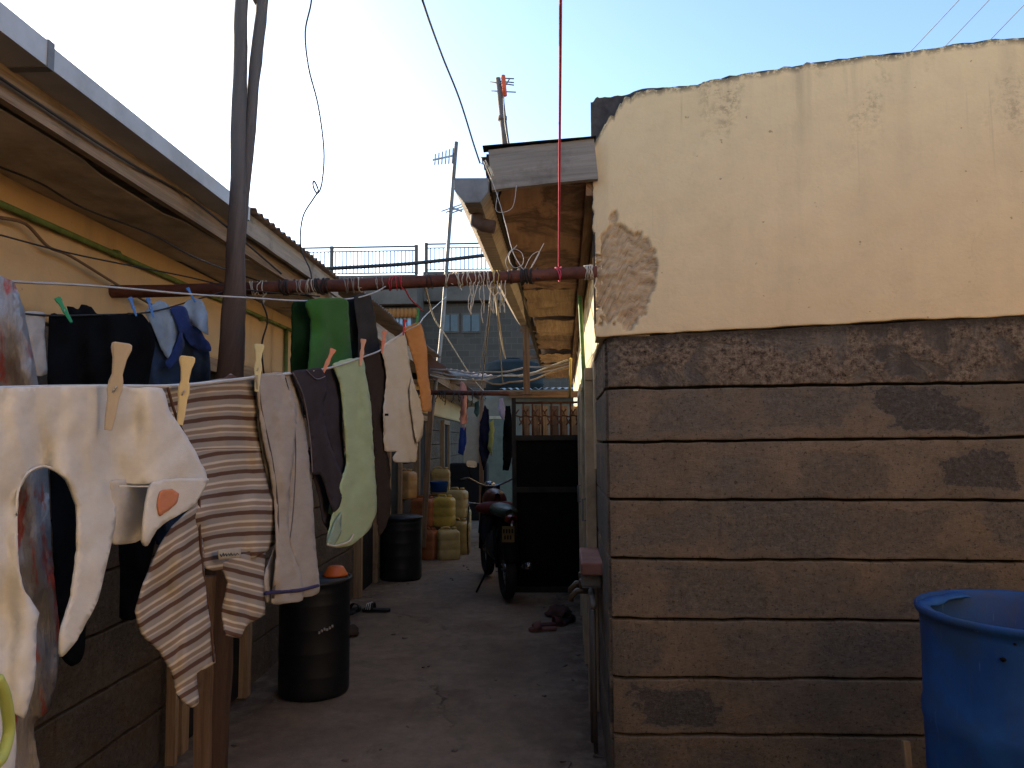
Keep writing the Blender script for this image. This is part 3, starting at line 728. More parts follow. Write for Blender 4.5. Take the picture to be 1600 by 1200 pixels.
# broken brown boards at the end of the second roof
mb = MB(); mb.plank(at(640, 545, 9.0), at(690, 585, 9.0), .20, .03, (0, 0, 1), 8, .01, seed=1)
one(mb, 'loose_board', simple('red_brown_board', (.14, .065, .04), .85), 'reddish brown board sticking out under the second left roof', 'board')

# green conduits along the left wall
mb = MB()
cp = [(-1.72, -1.5, 2.235), (-1.72, 1.5, 2.225), (-1.715, 2.4, 2.222), (-1.72, 3.6, 2.228), (-1.72, 4.4, 2.235), (-1.72, 6.5, 2.24)]
mb.tube(spline(cp, 6), .012, 8)
for y in (2.0, 2.9, 3.7, 4.5): mb.tube([(-1.72, y, 2.225), (-1.72, y+.03, 2.23)], .017, 8)
mb.tube([(-1.72, 4.97, 2.235), (-1.72, 4.98, 1.2)], .014, 8)
one(mb, 'green_conduit', simple('mossy_green_conduit', (.12, .17, .045), .7, 0, .3, .5, 12), 'green conduit fixed along the ochre wall under the left eave', 'conduit')
GW = 'loose electric cables'
def cable(pts, r, mat, label, name='electric_cable', cat='cable', group=None, k=6):
    mb = MB(); mb.tube(spline(pts, k), r, 6); return one(mb, name, mat, label, cat, group)
cable([atX(-20, 108, -1.332), atX(90, 182, -1.332), atX(200, 253, -1.332), atX(290, 305, -1.332), at(355, 355, 2.8), at(425, 415, 2.95), at(440, 428, 2.98)], .0045, M_wire, 'black cable running across the brown fascia under the left gutter', group=GW)
cable([atX(-30, 250, -1.66), atX(60, 285, -1.62), atX(130, 325, -1.58), at(235, 365, 2.75), at(300, 400, 2.9), at(372, 428, 3.3), at(440, 450, 3.05)], .004, M_wire, 'dark cable crossing the soffit edge towards the rusty pipe', group=GW)
cable([atX(0, 340, -1.70), atX(40, 350, -1.70), atX(75, 385, -1.70), atX(110, 400, -1.70), atX(180, 443, -1.70), atX(240, 478, -1.70)], .006, simple('brown_cable', (.16, .09, .045), .7), 'thick brown cable drooping down the ochre wall behind the laundry', group=GW)
cable([at(0, 367, 2.2), at(120, 398, 2.5), at(290, 432, 2.8), at(380, 452, 2.9), at(500, 463, 3.0)], .003, M_wire, 'thin dark wire below the green conduit', group=GW)
cable([at(408, 470, 3.2), at(418, 500, 3.25), at(409, 540, 3.25), at(413, 590, 3.3)], .004, M_wire, 'black wire dangling below the pipe beside the wooden pole', group=GW)

# ================================================================== END OF THE ALLEY
eh = thing('end_house', 'pale grey plastered house closing the far end of the alley', 'house', (-.4, 18, 0))
mb = MB(); grid_wall(mb, (-2.2, 18, 0), V((1, 0, 0)), V((0, -1, 0)), frange(0, 3.6, 30), lambda s: [(2.7*k/10, k/10, 2.7) for k in range(11)], lambda s, r: .01*fbm(s, r[0]), pl_uv, .3)
mb.build('wall', m_plaster('grey_plaster', (.19, .165, .13), False, .9), eh)
mb = MB(); corr(mb, (-.9, 17.3, 2.68), (1, 0, 0), (0, 4, .3), 2.4, 4, amp=.02, per=.16); mb.build('roof_sheets', simple('bright_roof', (.42, .40, .38), .5, .3), eh, solid=.003)
mb = MB(); mb.plank((-.9, 17.35, 2.6), (1.5, 17.35, 2.6), .12, .05, (0, 0, 1)); mb.build('fascia_board', M_wbrown, eh)
mb = MB(); mb.box(-1.35, -.6, 17.94, 17.99, 0, 2.0); d = mb.build('door', simple('green_grey_door', (.12, .13, .10), .7), eh, bevel=.005)
mb = MB(); mb.box(-1.42, -1.35, 17.92, 17.985, 0, 2.07); mb.box(-.6, -.53, 17.92, 17.985, 0, 2.07); mb.box(-1.42, -.53, 17.92, 17.985, 2.0, 2.07); mb.build('door_frame', M_frame, eh)
tk = MB(); tk.lathe((-.70, 20, 2.7), [(0, 0), (.85, 0), (.85, .25), (.88, .28), (.85, .31), (.85, .6), (.88, .63), (.85, .66), (.80, .82), (.5, .93), (.24, .96), (.24, 1.0), (0, 1.0)], 40)
one(tk, 'water_tank', simple('faded_black_tank', (.012, .017, .018), .7, 0, .2), 'dark ribbed water tank standing on the far roof below the apartment block', 'water tank', origin=(-.70, 20, 2.7))
mb = MB(); mb.box(-2.4, 1.6, 18.5, 22, 0, 2.69); mb.build('house_body', M_core, eh)

aw = thing('tin_awning', 'rusty tin awning on brown poles over the far left side of the alley', 'awning', (-1.3, 11, 0))
mb = MB(); corr(mb, (-1.75, 11.0, 2.52), (1, 0, -.16), (0, 2.0, .25), 1.0, 2.0, amp=.012, per=.1, ragged=.1); mb.build('roof_sheets', M_rustsheet, aw, solid=.003)
mb = MB(); mb.plank((-1.75, 11.05, 2.44), (-.78, 11.05, 2.30), .09, .04, (0, 0, 1), 8, .006); mb.build('beam', M_wbrown, aw)
mb = MB(); mb.plank((-.86, 11.05, 0), (-.84, 11.05, 2.3), .06, .06, (1, 0, 0), 8, .004); mb.build('post', M_wbrown, aw)
# apartment block
ap = thing('apartment_block', 'grey concrete block apartment building with a railed roof terrace beyond the alley', 'building', (-3, 24, 0))
def m_block():
    g = NG('grey_block_wall'); v = g.mapc('Object'); b = g.t.nodes.new('ShaderNodeTexBrick')
    s = g.sep(v); cmb = g.t.nodes.new('ShaderNodeCombineXYZ'); g.l(s[0], cmb.inputs[0]); g.l(s[2], cmb.inputs[1]); g.l(cmb.outputs[0], b.inputs['Vector'])
    b.inputs['Color1'].default_value = (.090, .068, .052, 1); b.inputs['Color2'].default_value = (.122, .094, .072, 1); b.inputs['Mortar'].default_value = (.14, .108, .084, 1)
    b.inputs['Scale'].default_value = 1; b.inputs['Brick Width'].default_value = .42; b.inputs['Row Height'].default_value = .22; b.inputs['Mortar Size'].default_value = .012
    n = g.noise(v, 1.4, 7, .7); c = g.mix(g.ramp(n, [(.35, 0.), (.75, .5)]), b.outputs[0], (.06, .052, .05)); g.bump(b.outputs['Fac'], .3, .01)
    return g.fin(c, .9, 0, .2)
M_block = m_block(); M_conc = simple('grey_concrete', (.14, .112, .09), .9, var=.35, scale=1.5)
pz = lambda y, Y: at(700, y, Y).z
YB, YC = 24.0, 25.2
xl, xm, xr = at(380, 420, YB).x, at(652, 420, YB).x, at(1010, 420, YC).x
mb = MB(); mb.box(xl, xm, YB+.35, YB+8, 0, pz(476, YB)); mb.box(xm-.35, xr, YC+.3, YC+8, 0, pz(472, YC)); mb.build('wall', M_block, ap)
mb = MB(); mb.box(xl, xm, YB, YB+8, pz(474, YB), pz(428, YB)); mb.box(xm+.003, xr, YC, YC+7, pz(470, YC), pz(424, YC)); mb.build('parapet', M_conc, ap, bevel=.02)
mb = MB(); mb.box(xl, xm, YB-.05, YB+.3, pz(440, YB), pz(434, YB)); mb.build('ledge', M_conc, ap)
def railing(xa, xb, Y, yb, yt, n):
    mb = MB(); z0, z1 = pz(yb, Y), pz(yt, Y)
    mb.tube([(xa, Y, z1), (xb, Y, z1)], .03, 6); mb.tube([(xa, Y, z1-.14), (xb, Y, z1-.14)], .02, 6); mb.tube([(xa, Y, z0+.06), (xb, Y, z0+.06)], .02, 6)
    for i in range(n+1):
        x = xa+(xb-xa)*i/n; mb.tube([(x, Y, z0+.06), (x, Y, z1-.14)], .017, 5)
    r = mb.build('railing', simple('dark_railing', (.13, .12, .12), .5, .4), ap)
    for x in (xa, (xa+xb)/2, xb):
        p = MB(); p.box(x-.05, x+.05, Y-.05, Y+.05, z0, z1+.04); p.build('post', M_conc, r)
railing(xl+.1, xm-.05, YB+.12, 428, 384, 46); railing(xm+.1, at(960, 420, YC).x, YC+.12, 424, 381, 44)
def win(px0, px1, py0, py1, Y, glass, bars=2):
    a = at(px0, py0, Y); b = at(px1, py1, Y)
    f = MB(); f.box(a.x-.05, b.x+.05, Y+.25, Y+.345, b.z-.05, a.z+.05); fo = f.build('window', M_conc, ap)
    p = MB(); p.box(a.x, b.x, Y+.235, Y+.249, b.z, a.z); p.build('pane', glass, fo)
    for i in range(1, bars+1):
        x = a.x+(b.x-a.x)*i/(bars+1); q = MB(); q.box(x-.012, x+.012, Y+.22, Y+.234, b.z, a.z); q.build('bar', M_black, fo)
M_glass = simple('dark_window_glass', (.03, .035, .045), .15, 0, .6)
M_glassb = simple('pale_curtained_window', (.30, .38, .48), .4, 0, .5, .6, 3)
for a in ((722, 748, 490, 516), (690, 714, 490, 516), (862, 885, 490, 516)): win(*a, YC, M_glass, 1)
win(597, 640, 490, 514, YB, M_glassb, 6)
mb = MB()
vs = []; uv = []; xa, xb = at(572, 480, YB).x, at(650, 480, YB).x; za, zb = pz(480, YB), pz(494, YB)
for i in range(61):
    x = xa+(xb-xa)*i/60
    for z in (za, zb): vs.append((x, YB+.12+.03*math.sin(i*1.3), z)); uv.append((x, z))
mb.add(vs, [(i*2, i*2+2, i*2+3, i*2+1) for i in range(60)], uv, 0, True)
mb.build('curtain', m_cloth('orange_curtain', (.42, .17, .05)), ap, solid=.01)

# unseen blocks added around the yard to darken the lower walls
M_yard = m_plaster('cream_ochre_plaster', (.68, .49, .27), False, .9)  # for the added unseen blocks, coloured for the warm light they bounce
bh = thing('yard_shade_block', 'unseen ochre block added behind the viewer to shade the yard', 'house', (0, -1.3, 0))
mb = MB(); mb.box(-1.7, 6, -1.8, -.85, 0, 3.2); mb.build('wall', M_yard, bh)
bh2 = thing('yard_shade_block', 'unseen ochre block added at the far right to shade the yard', 'house', (3.7, .9, 0))
mb = MB(); mb.box(3.4, 4.1, -.8, 2.6, 0, 3.0); mb.build('wall', M_yard, bh2)

# ================================================================== PIPES, POLES, WIRES
pp = thing('crossbar_pipe', 'thick rusty pipe spanning the alley from the left house to the chipped right corner', 'pipe', at(140, 457, 2.9))
PA, PB = at(140, 457, 2.92), at(932, 425, 3.02)
mb = MB(); pts = [PA.lerp(PB, i/30)+V((0, 0, -.012*math.sin(i/30*math.pi)))+V((0, 0, .003*fbm(i*.3))) for i in range(31)]
mb.tube(pts, .026, 14, rough=.06)
mb.build('pipe', M_rust, pp)
def pipe_at(px):
    best = min(range(600), key=lambda i: abs(proj(PA.lerp(PB, i/599))[0]-px)); t = best/599
    return PA.lerp(PB, t)+V((0, 0, -.012*math.sin(t*math.pi)))
def proj(p):
    d = p-CAM; z = d.dot(F); return (800+FPX*d.dot(RT)/z, 600-FPX*d.dot(UP)/z)
def wraps(px, n, wdt, mat, r=.0028, seed=0, tail=0.0, name='cord_wrap'):
    mb = MB(); c = pipe_at(px); ax = (PB-PA).normalized(); pts = []
    u = V((0, 0, 1)); v = ax.cross(u).normalized(); N = n*14
    for i in range(N+1):
        a = 2*math.pi*i/14; t = i/N
        rr = .028+.009*abs(fbm(i*.21, seed)); pts.append(c+ax*(wdt*(t-.5)+.022*fbm(i*.11, seed+4))+u*math.cos(a)*rr+v*math.sin(a)*rr)
    if tail:
        p = pts[-1]
        for j in range(1, 9): pts.append(p+V((.02*fbm(j*.4, seed), -.01*j/4, -tail*j/8)))
    mb.tube(pts, r, 5); mb.build(name, mat, pp)
M_cord2 = simple('grey_cord', (.25, .22, .19), .9); M_rag = simple('dark_rag', (.03, .024, .022), .95)
for (px, n, wd, mt, sd, tl) in ((396, 4, .03, M_cord, 1, .06), (410, 4, .02, M_cord, 2, .10), (447, 6, .05, M_rag, 3, .05), (477, 9, .06, M_cord2, 4, .04), (491, 6, .05, M_cord, 5, 0), (505, 7, .05, M_rag, 6, 0),
                        (548, 7, .045, M_cord2, 7, .03), (560, 4, .02, M_cord, 8, .05), (592, 5, .03, M_cord2, 9, 0), (614, 5, .035, M_redc, 10, .03), (628, 3, .02, M_redc, 11, .0), (672, 4, .03, M_wire, 12, 0),
                        (700, 3, .02, M_cord, 13, .05), (716, 5, .03, M_cord, 14, .08), (732, 6, .04, M_cord, 15, .14), (748, 5, .03, M_cord, 16, .22), (764, 8, .05, M_cord, 17, .18), (775, 6, .03, simple('yellow_rag', (.5, .36, .12), .9), 18, .16),
                        (800, 4, .03, M_wire, 19, .02), (822, 9, .07, M_rag, 20, .05), (873, 4, .015, M_pink, 21, .01), (918, 7, .03, M_cord, 22, .02), (924, 5, .02, M_cord, 23, .12)):
    wraps(px, max(2, int(n*.6)), wd, mt, .0022 if mt is not M_rag else .0048, sd, tl)

# forked wooden pole
wp = thing('wooden_pole', 'tall forked timber pole standing in front of the left gutter', 'pole', ground(330, 1290))
Yp = 2.72
def polep(pts, rad, name, mat, sd, Y=Yp):
    mb = MB(); P = spline([at(x, y, Y) for x, y in pts], 8); n = len(P)
    rs = [lerp_pts([(i/(len(rad)-1), r) for i, r in enumerate(rad)], i/(n-1)) for i in range(n)]
    mb.tube(P, rs, 16, rough=.20, seed=sd); return mb.build(name, mat, wp)
b1 = ground(330, 1270); b1.y = Yp; b1.z = -.02
px0 = proj(V((at(336, 1150, Yp).x, Yp, 0)))
polep([px0, (338, 1100), (345, 900), (352, 700), (360, 590), (366, 450), (371, 300), (375, 120), (378, 0), (380, -160)], [.046, .048, .050, .052, .050, .038, .030, .026, .024, .022], 'pole', M_pole2, 1)
polep([(370, 420), (380, 330), (388, 230), (397, 120), (407, 40), (410, 0), (417, -130)], [.018, .020, .022, .023, .023, .021, .02], 'branch', M_pole2, 4, Yp+.035)
polep([(409, 10), (400, 0), (392, -20), (385, -60)], [.018, .012, .010, .008], 'branch', M_wpole, 6, Yp+.035)
mb = MB(); q = proj(V((at(318, 1150, Yp-.05).x, Yp-.05, 0)))
mb.plank(at(q[0], q[1], Yp-.06), at(322, 900, Yp-.06), .055, .03, (1, 0, 0), 14, .006, seed=3)
one(mb, 'timber_prop', M_wbrown, 'sawn timber prop standing left of the forked pole under the striped shirt', 'post')
mb = MB(); q0 = V((-1.70, 3.42, 0)); mb.plank((-1.68, 3.42, 0), (-1.68, 3.42, 1.1), .045, .03, (1, 0, 0), 14, .004, seed=8)
one(mb, 'timber_lath', M_wpale, 'pale timber lath against the stone wall beside the dark doorway', 'post')

# antenna poles
def yagi(pA, pB, root, els, axis, tilt=V((0, 0, 1)), el=.3):
    mb = MB(); mb.tube([pA, pB], .014, 6); d = (pB-pA)
    for i in range(els):
        c = pA+d*((i+.3)/els); l = el*(1-.06*i); mb.tube([c-tilt*l/2, c+tilt*l/2], .009, 5)
    mb.build('antenna', M_galv, root)
a1 = thing('antenna_pole', 'leaning pole with a comb shaped TV antenna on top, above the green towel', 'antenna', V((at(664, 770, 9.5).x, 9.5, 0)))
mb = MB(); P = [V((at(664, 770, 9.5).x, 9.5, 0)), at(664, 770, 9.5), at(676, 640, 9.5), at(690, 520, 9.5), at(702, 360, 9.5), at(713, 222, 9.5)]
mb.tube(spline(P, 5), [.026]*26, 10, rough=.05); mb.build('pole', simple('silvery_pole', (.17, .15, .135), .55, .3, .4, .4, 6), a1)
yagi(at(709, 243, 9.5), at(676, 250, 9.5), a1, 6, None, V((.05, .1, 1)).normalized(), .22)
yagi(at(704, 324, 9.5), at(722, 330, 9.5), a1, 3, None, V((1, .2, .4)).normalized(), .3)
a2 = thing('antenna_pole', 'short pole with a red clipped TV antenna rising behind the right eave', 'antenna', at(792, 232, 6.5))
mb = MB(); P = [at(793, 245, 6.5), at(788, 205, 6.5), at(783, 160, 6.5), at(778, 122, 6.5)]
mb.tube(P, [.035, .033, .03, .022], 8, rough=.06); mb.tube([at(785, 188, 6.5), at(785, 182, 6.5)], .042, 8)
mb.build('pole', simple('grey_wood_pole', (.14, .12, .11), .8), a2)
c = at(788, 128, 6.5); mb = MB()
for (x0, y0, x1, y1) in ((766, 128, 803, 133), (768, 142, 806, 144), (783, 122, 803, 123), (787, 138, 797, 122), (780, 127, 803, 129)):
    mb.tube([at(x0, y0, 6.5), at(x1, y1, 6.45)], .006, 5)
mb.build('antenna', M_galvd, a2)
mb = MB(); mb.tube([at(786, 118, 6.45), at(789, 150, 6.45)], .02, 6); mb.build('clip', simple('red_clip', (.7, .10, .03), .5), a2)
cable([at(787, 150, 6.4), at(789, 190, 6.4), at(795, 228, 6.4)], .005, M_wire, 'antenna lead hanging down the short pole behind the right eave', group=GW)
mb = MB(); mb.tube(spline([at(507, 420, 5.2), at(640, 412, 5.4), at(757, 399, 5.6)], 5), .014, 8)
one(mb, 'thin_pole', M_wire, 'thin dark pole lying level in front of the terrace railing', 'pole')

# overhead lines
cable([at(489, -40, 2.6), at(486, 5, 2.65), at(477, 50, 2.7), at(482, 105, 2.75), at(497, 165, 2.85), at(506, 235, 2.9), at(503, 285, 2.95), at(496, 302, 2.95), at(489, 290, 2.95), at(491, 283, 2.96), at(497, 298, 2.97), at(490, 310, 2.97), at(473, 340, 2.98), at(470, 385, 3.0), at(484, 420, 3.0), at(487, 436, 3.0)], .0035, M_wire, 'black wire with a loop hanging from the sky to the rusty pipe', group=GW, k=6)
e1 = at(750, 243, 3.05)
cable([at(606, -260, 1.7), at(640, -80, 1.95), at(660, 0, 2.1), at(690, 85, 2.5), at(718, 155, 2.75), at(740, 225, 2.95), at(750, 255, 3.03)], .0038, simple('blue_grey_cable', (.10, .12, .17), .5), 'blue grey cable slanting down to the corner of the right eave', group=GW)
rp = pipe_at(873); rt = (V((rp.x/rp.y, 1, 0)))
end = V((-.05, -2.4, 3.1))
cable([rp+V((0, -.02, .03)), rp.lerp(at(876, 0, 1.6), .5), at(876, 0, 1.6), at(877, -300, 1.1)], .0042, M_pink, 'pink rope tied to the rusty pipe and rising straight up out of view', 'rope', 'rope')
for i, (x0, y0, x1, y1) in enumerate(((1415, 88, 1500, 0), (1470, 78, 1550, 0), (1540, 68, 1610, 5))):
    a = at(x0-30, y0+33, 30); b = at(x1+200, y1-215, 22); mb = MB(); mb.tube([a, b], .014, 5)
    one(mb, 'power_line', M_wire, ('leftmost', 'middle', 'rightmost')[i]+' of three thin power lines above the right wall', 'power line', 'power lines over the right wall')
# curly loose cables by the gutter
cable([at(752, 255, 3.0), at(765, 262, 3.0), at(770, 275, 3.0), at(758, 250, 3.0)], .003, M_cord, 'short frayed cord end at the corner of the right eave', group=GW)
cable([at(756, 252, 3.0), at(775, 300, 3.0), at(790, 350, 3.0), at(802, 395, 3.0), at(820, 425, 3.0)], .0018, M_wirew, 'grey wire running down beside the hanging gutter', group=GW)
cable([at(778, 300, 2.98), at(776, 330, 2.98), at(800, 325, 3.0), at(807, 290, 3.0)], .0013, M_wirew, 'thin curved wire under the right soffit', group=GW)
cable([at(800, 430, 3.0), at(790, 410, 2.98), at(800, 390, 3.0), at(815, 395, 3.0), at(817, 412, 3.0), at(803, 418, 2.98), at(795, 400, 3), at(808, 383, 3.0)], .0014, M_wirew, 'coil of wire hanging above the pipe by the gutter', group=GW)
cable([at(815, 430, 3.0), at(830, 400, 3.05), at(843, 395, 3.1), at(826, 425, 3.0), at(850, 380, 3.1)], .0013, M_wirew, 'stiff wire sticking up from the pipe under the brown soffit', group=GW)
# strings from the pipe knot to the far pipe
for i, (xa, xb, yb, Yb) in enumerate(((770, 746, 590, 8.3), (768, 752, 600, 8.4), (775, 786, 600, 8.2), (772, 790, 560, 8.0))):
    mb = MB(); mb.tube(catenary(pipe_at(xa)+V((0, 0, -.04)), at(xb, yb, Yb), .05, 14), .006 if i % 2 else .004, 5)
    one(mb, 'washing_line', M_cord, ('white line from the cord knots running to the left of the far post', 'second white line from the cord knots, close beside the first', 'white line from the cord knots running towards the tin roof edge', 'knotted white line nearest the brown timber post')[i], 'washing line', 'empty washing lines')
mb = MB()
for i in range(9):
    x = 735+i*7; p = pipe_at(x); q = [p+V((0, -.03, -.02))]
    for j in range(6): q.append(q[-1]+V((.016*fbm(j*.7, i*3.3), .004*fbm(j, i), -.022-.01*fbm(i, j))))
    mb.tube(spline(q, 3), .0022, 5)
one(mb, 'cord_tangle', M_cord, 'tangle of frayed pale cord ends hanging from the pipe near the gutter', 'cord')
cable([pipe_at(628)+V((0, -.03, 0)), at(640, 465, 3.05), at(652, 478, 3.2), at(660, 486, 3.3)], .003, M_redc, 'red cord from the pipe down to the green peg', 'red_cord', 'cord')
cable([pipe_at(662), at(680, 500, 6), at(700, 530, 8), at(738, 590, 9.5), at(760, 615, 9.6)], .006, M_cord, 'thin cord slanting down past the antenna pole towards the pink garment', 'cord', 'cord')
# far crossbar and wires
mb = MB(); mb.tube([(-1.72, 8.6, at(675, 612, 8.6).z), (.40, 8.6, at(890, 616, 8.6).z)], .028, 10, rough=.1)
one(mb, 'crossbar_pipe', M_rust, 'second rusty crossbar farther down the alley behind the grille', 'pipe')
mb = MB()
for i in range(26):
    x = -1.5+.9*random.random(); c = V((x, 8.55, at(700, 612, 8.6).z)); q = [c]
    for j in range(4): q.append(q[-1]+V((.06*fbm(i*2.2, j), -.01, -.03+.07*fbm(i, j*1.7))))
    mb.tube(q, .005, 4)
one(mb, 'wire_tangle', M_wire, 'dark tangle of twisted wire ends on the second crossbar', 'wire')
for i, (y0, y1, sg, mt) in enumerate(((580, 570, .20, M_cord2), (583, 573, .28, M_wpale), (577, 566, .12, M_cord2), (586, 560, .25, M_cord))):
    mb = MB(); a = at(672, y0, 8.0); b = at(893, y1, 8.0); mb.tube(catenary(a, b, sg*.5, 16, .05, i), .010, 5)
    one(mb, 'slack_wire', mt, ('lowest', 'second lowest', 'second highest', 'most tilted')[i]+' of the slack wires strung across the alley before the far tank', 'wire', 'slack wires across the alley')

# ================================================================== GRILLE GATE
GY = 7.0
gx0, gx1 = at(803, 650, GY).x, at(906, 650, GY).x
gate = thing('steel_gate', 'black steel gate with a scrolled grille on top standing across the right of the alley', 'gate', (gx0, GY, 0))
zt, zg, zb_ = at(850, 620, GY).z, at(850, 684, GY).z, .06
mb = MB(); mb.box(gx0, gx1, GY-.005, GY+.02, zb_, zg-.02)
mb.build('sheet_panel', M_black, gate)
mb = MB(); zm = at(850, 765, GY).z
for z in (zg, zm, zb_+.02): mb.box(gx0, gx1, GY-.03, GY-.0055, z-.025, z+.025)
for x in (gx0, gx1): mb.box(x-.02, x+.02, GY-.032, GY+.0, zb_, zt)
mb.build('frame', simple('worn_black_frame', (.016, .014, .013), .6, .1, .3, .4, 12), gate, bevel=.002)
M_rbar = simple('rusty_bar', (.10, .045, .028), .8, .2)
mb = MB(); mb.box(gx0-.04, gx1+.03, GY-.04, GY+.03, zt-.01, zt+.05); mb.build('lintel_beam', M_wbrown, gate)
mb = MB(); mb.tube([(gx0, GY, zt-.055), (gx1, GY, zt-.055)], .011, 6)
for i in range(1, 7):
    x = gx0+(gx1-gx0)*i/7; mb.tube([(x, GY, zg), (x, GY, zt-.055)], .009, 6)
mb.build('bars', M_rbar, gate)
mb = MB(); zc_ = (zg+zt)/2
for i in range(1, 8):
    for sgn in (-1, 1):
        x = gx0+(gx1-gx0)*i/7-.02; pts = []
        for j in range(9):
            t = j/8; pts.append((x+sgn*.038*math.sin(t*math.pi*1.0)*(1 if t < .5 else -1)+.02*sgn, GY-.012, zc_+.075-.15*t))
        mb.tube(pts, .007, 5)
mb.build('scrolls', M_rbar, gate)

ts = thing('timber_screen', 'patchwork screen of brown and pale boards behind the scrolled grille', 'screen', (.1, 7.9, 0))
for i in range(6):
    x = -.13+.1*i+.02*noise.noise(V((i*3.3, 0, 0))); mb = MB(); mb.plank((x, 7.9+.01*(i % 2), .05), (x, 7.9+.01*(i % 2), at(850, 634, 7.9).z+.03*noise.noise(V((i*1.7, 2, 0)))), .085+.01*(i % 2), .018, (1, 0, 0), 10, .004, seed=i)
    mb.build('board', (M_wbrown, M_wbrown, M_wpale, M_pbw, M_wbrown, M_wpale)[i], ts)

# ================================================================== CLOTHES
LINE_A = [(-200, .36), (0, .52), (180, .68), (285, .83), (400, 1.13), (460, 1.42), (515, 1.78), (567, 2.28), (598, 2.62), (632, 3.05), (655, 3.35), (700, 4.2)]
def YA(px): return lerp_pts(LINE_A, px)
LINE_B = [(-100, 1.25), (20, 1.40), (120, 1.6), (300, 1.98), (455, 2.36), (545, 2.68), (609, 3.0)]
def YBf(px): return lerp_pts(LINE_B, px)
LINE_C = [(30, 1.85), (95, 2.05), (300, 2.66)]
def YCf(px): return lerp_pts(LINE_C, px)
def resample(poly, step, jit=0):
    out = []
    for i in range(len(poly)):
        a = V(poly[i]); b = V(poly[(i+1) % len(poly)]); n = max(1, int((b-a).length/step))
        for k in range(n): out.append(a.lerp(b, k/n))
    return out
def smooth_poly(poly, k=4):
    n = len(poly); out = []
    for i in range(n):
        p0, p1, p2, p3 = [V(poly[(i+j-1) % n]) for j in range(4)]
        for j in range(k):
            t = j/k
            q = .5*((2*p1)+(p2-p0)*t+(2*p0-5*p1+4*p2-p3)*t*t+(-p0+3*p1-3*p2+p3)*t**3)
            lin = p1.lerp(p2, t); out.append(lin.lerp(q, .45))
    return out
def cloth(name, poly, Yf, mat, parent=None, fold=.02, fw=30, seed=0, off=0.0, ang=0, bulge=0.0, step=7, smooth=True, curve=None, thick=.0025, lab=None, top=None, hem=True, back=0.0):
    P = smooth_poly(poly) if smooth else [V(p) for p in poly]
    ol = resample([(p.x, p.y) for p in P], step); m = len(ol)
    pts = [V((p.x+1.3*fbm(p.y/9, seed), p.y+1.3*fbm(p.x/9, seed+3))) if fold else V((p.x, p.y)) for p in ol]
    xs = [p.x for p in pts]; ys = [p.y for p in pts]; x0, x1, y0, y1 = min(xs), max(xs), min(ys), max(ys)
    st = step*1.05; y = y0; r = 0
    inner = []
    while y < y1:
        x = x0+(st/2 if r % 2 else 0)
        while x < x1:
            # keep away from the outline
            ins = False; j = m-1
            for i in range(m):
                a, b = pts[i], pts[j]
                if (a.y > y) != (b.y > y) and x < (b.x-a.x)*(y-a.y)/(b.y-a.y+1e-12)+a.x: ins = not ins
                j = i
            if ins and min((p.x-x)**2+(p.y-y)**2 for p in pts) > (st*.45)**2: inner.append(V((x, y)))
            x += st
        y += st*.87; r += 1
    allp = pts+inner
    res = delaunay_2d_cdt(allp, [(i, (i+1) % m) for i in range(m)], [], 1, 1e-4)
    v2, fa_ = res[0], res[2]
    ca, sa = math.cos(R(ang)), math.sin(R(ang))
    mb = MB()
    def P3(p, extra=0):
        depth = Yf(p.x)
        hang = min(1, max(0, (p.y-(top if top is not None else y0))/70))
        W = fw*1.9; amp = (1.15*W*max(.3, depth)/FPX*min(1, fold/.021 if fold > .0201 else .55) if fold else 0)
        sk = p.x+.10*(p.y-y0)*math.sin(seed)
        d = amp*(fbm(sk/W+seed, p.y/(W*4)+seed*.3, seed, 2)+.16*fbm(sk/(W*.35), p.y/(W*1.2), seed+9, 2)+.22*fbm((p.x+p.y)/(W*1.1), (p.x-p.y)/(W*3), seed+5, 2))*(.3+.7*hang)
        u = (p.x-x0)/(x1-x0+1e-6)
        d -= bulge*math.sin(math.pi*u)*hang
        # roll the upper edge over the line
        e = (p.y-(top if top is not None else y0))
        Y = depth+(off+d)*(.35+.65*min(1, depth))+extra
        return at(p.x, p.y, Y)
    vs = [P3(p) for p in v2]
    uv = []
    for p in v2:
        s_ = YA(p.x) if False else 1
        cy = curve(p.x, p.y) if curve else 0
        uv.append(((p.x*ca+p.y*sa)/100, (-(p.x)*sa+(p.y)*ca+cy)/100))
    fs = [tuple(f) for f in fa_]
    mb.add(vs, fs, uv, 0, True)
    if back:
        cx = (x0+x1)/2; o = len(vs)
        vb = [P3(V((cx+(p.x-cx)*.93, y0+4+(p.y-y0)*.82)), back+1.1*fw*1.9*max(.3, Yf(x0))/FPX) for p in v2]
        mb.add(vb, [tuple(reversed(f)) for f in fs], uv, 0, True)
    ob = mb.build(name, mat, parent, solid=thick)
    # consistent normals
    if lab: tag(ob, *lab)
    return ob
def garment(name, label, cat, px, py, Y, group=None): return thing(name, label, cat, at(px, py, Y), group)
GL = 'laundry on the near washing line'; GB_ = 'laundry on the back washing lines'
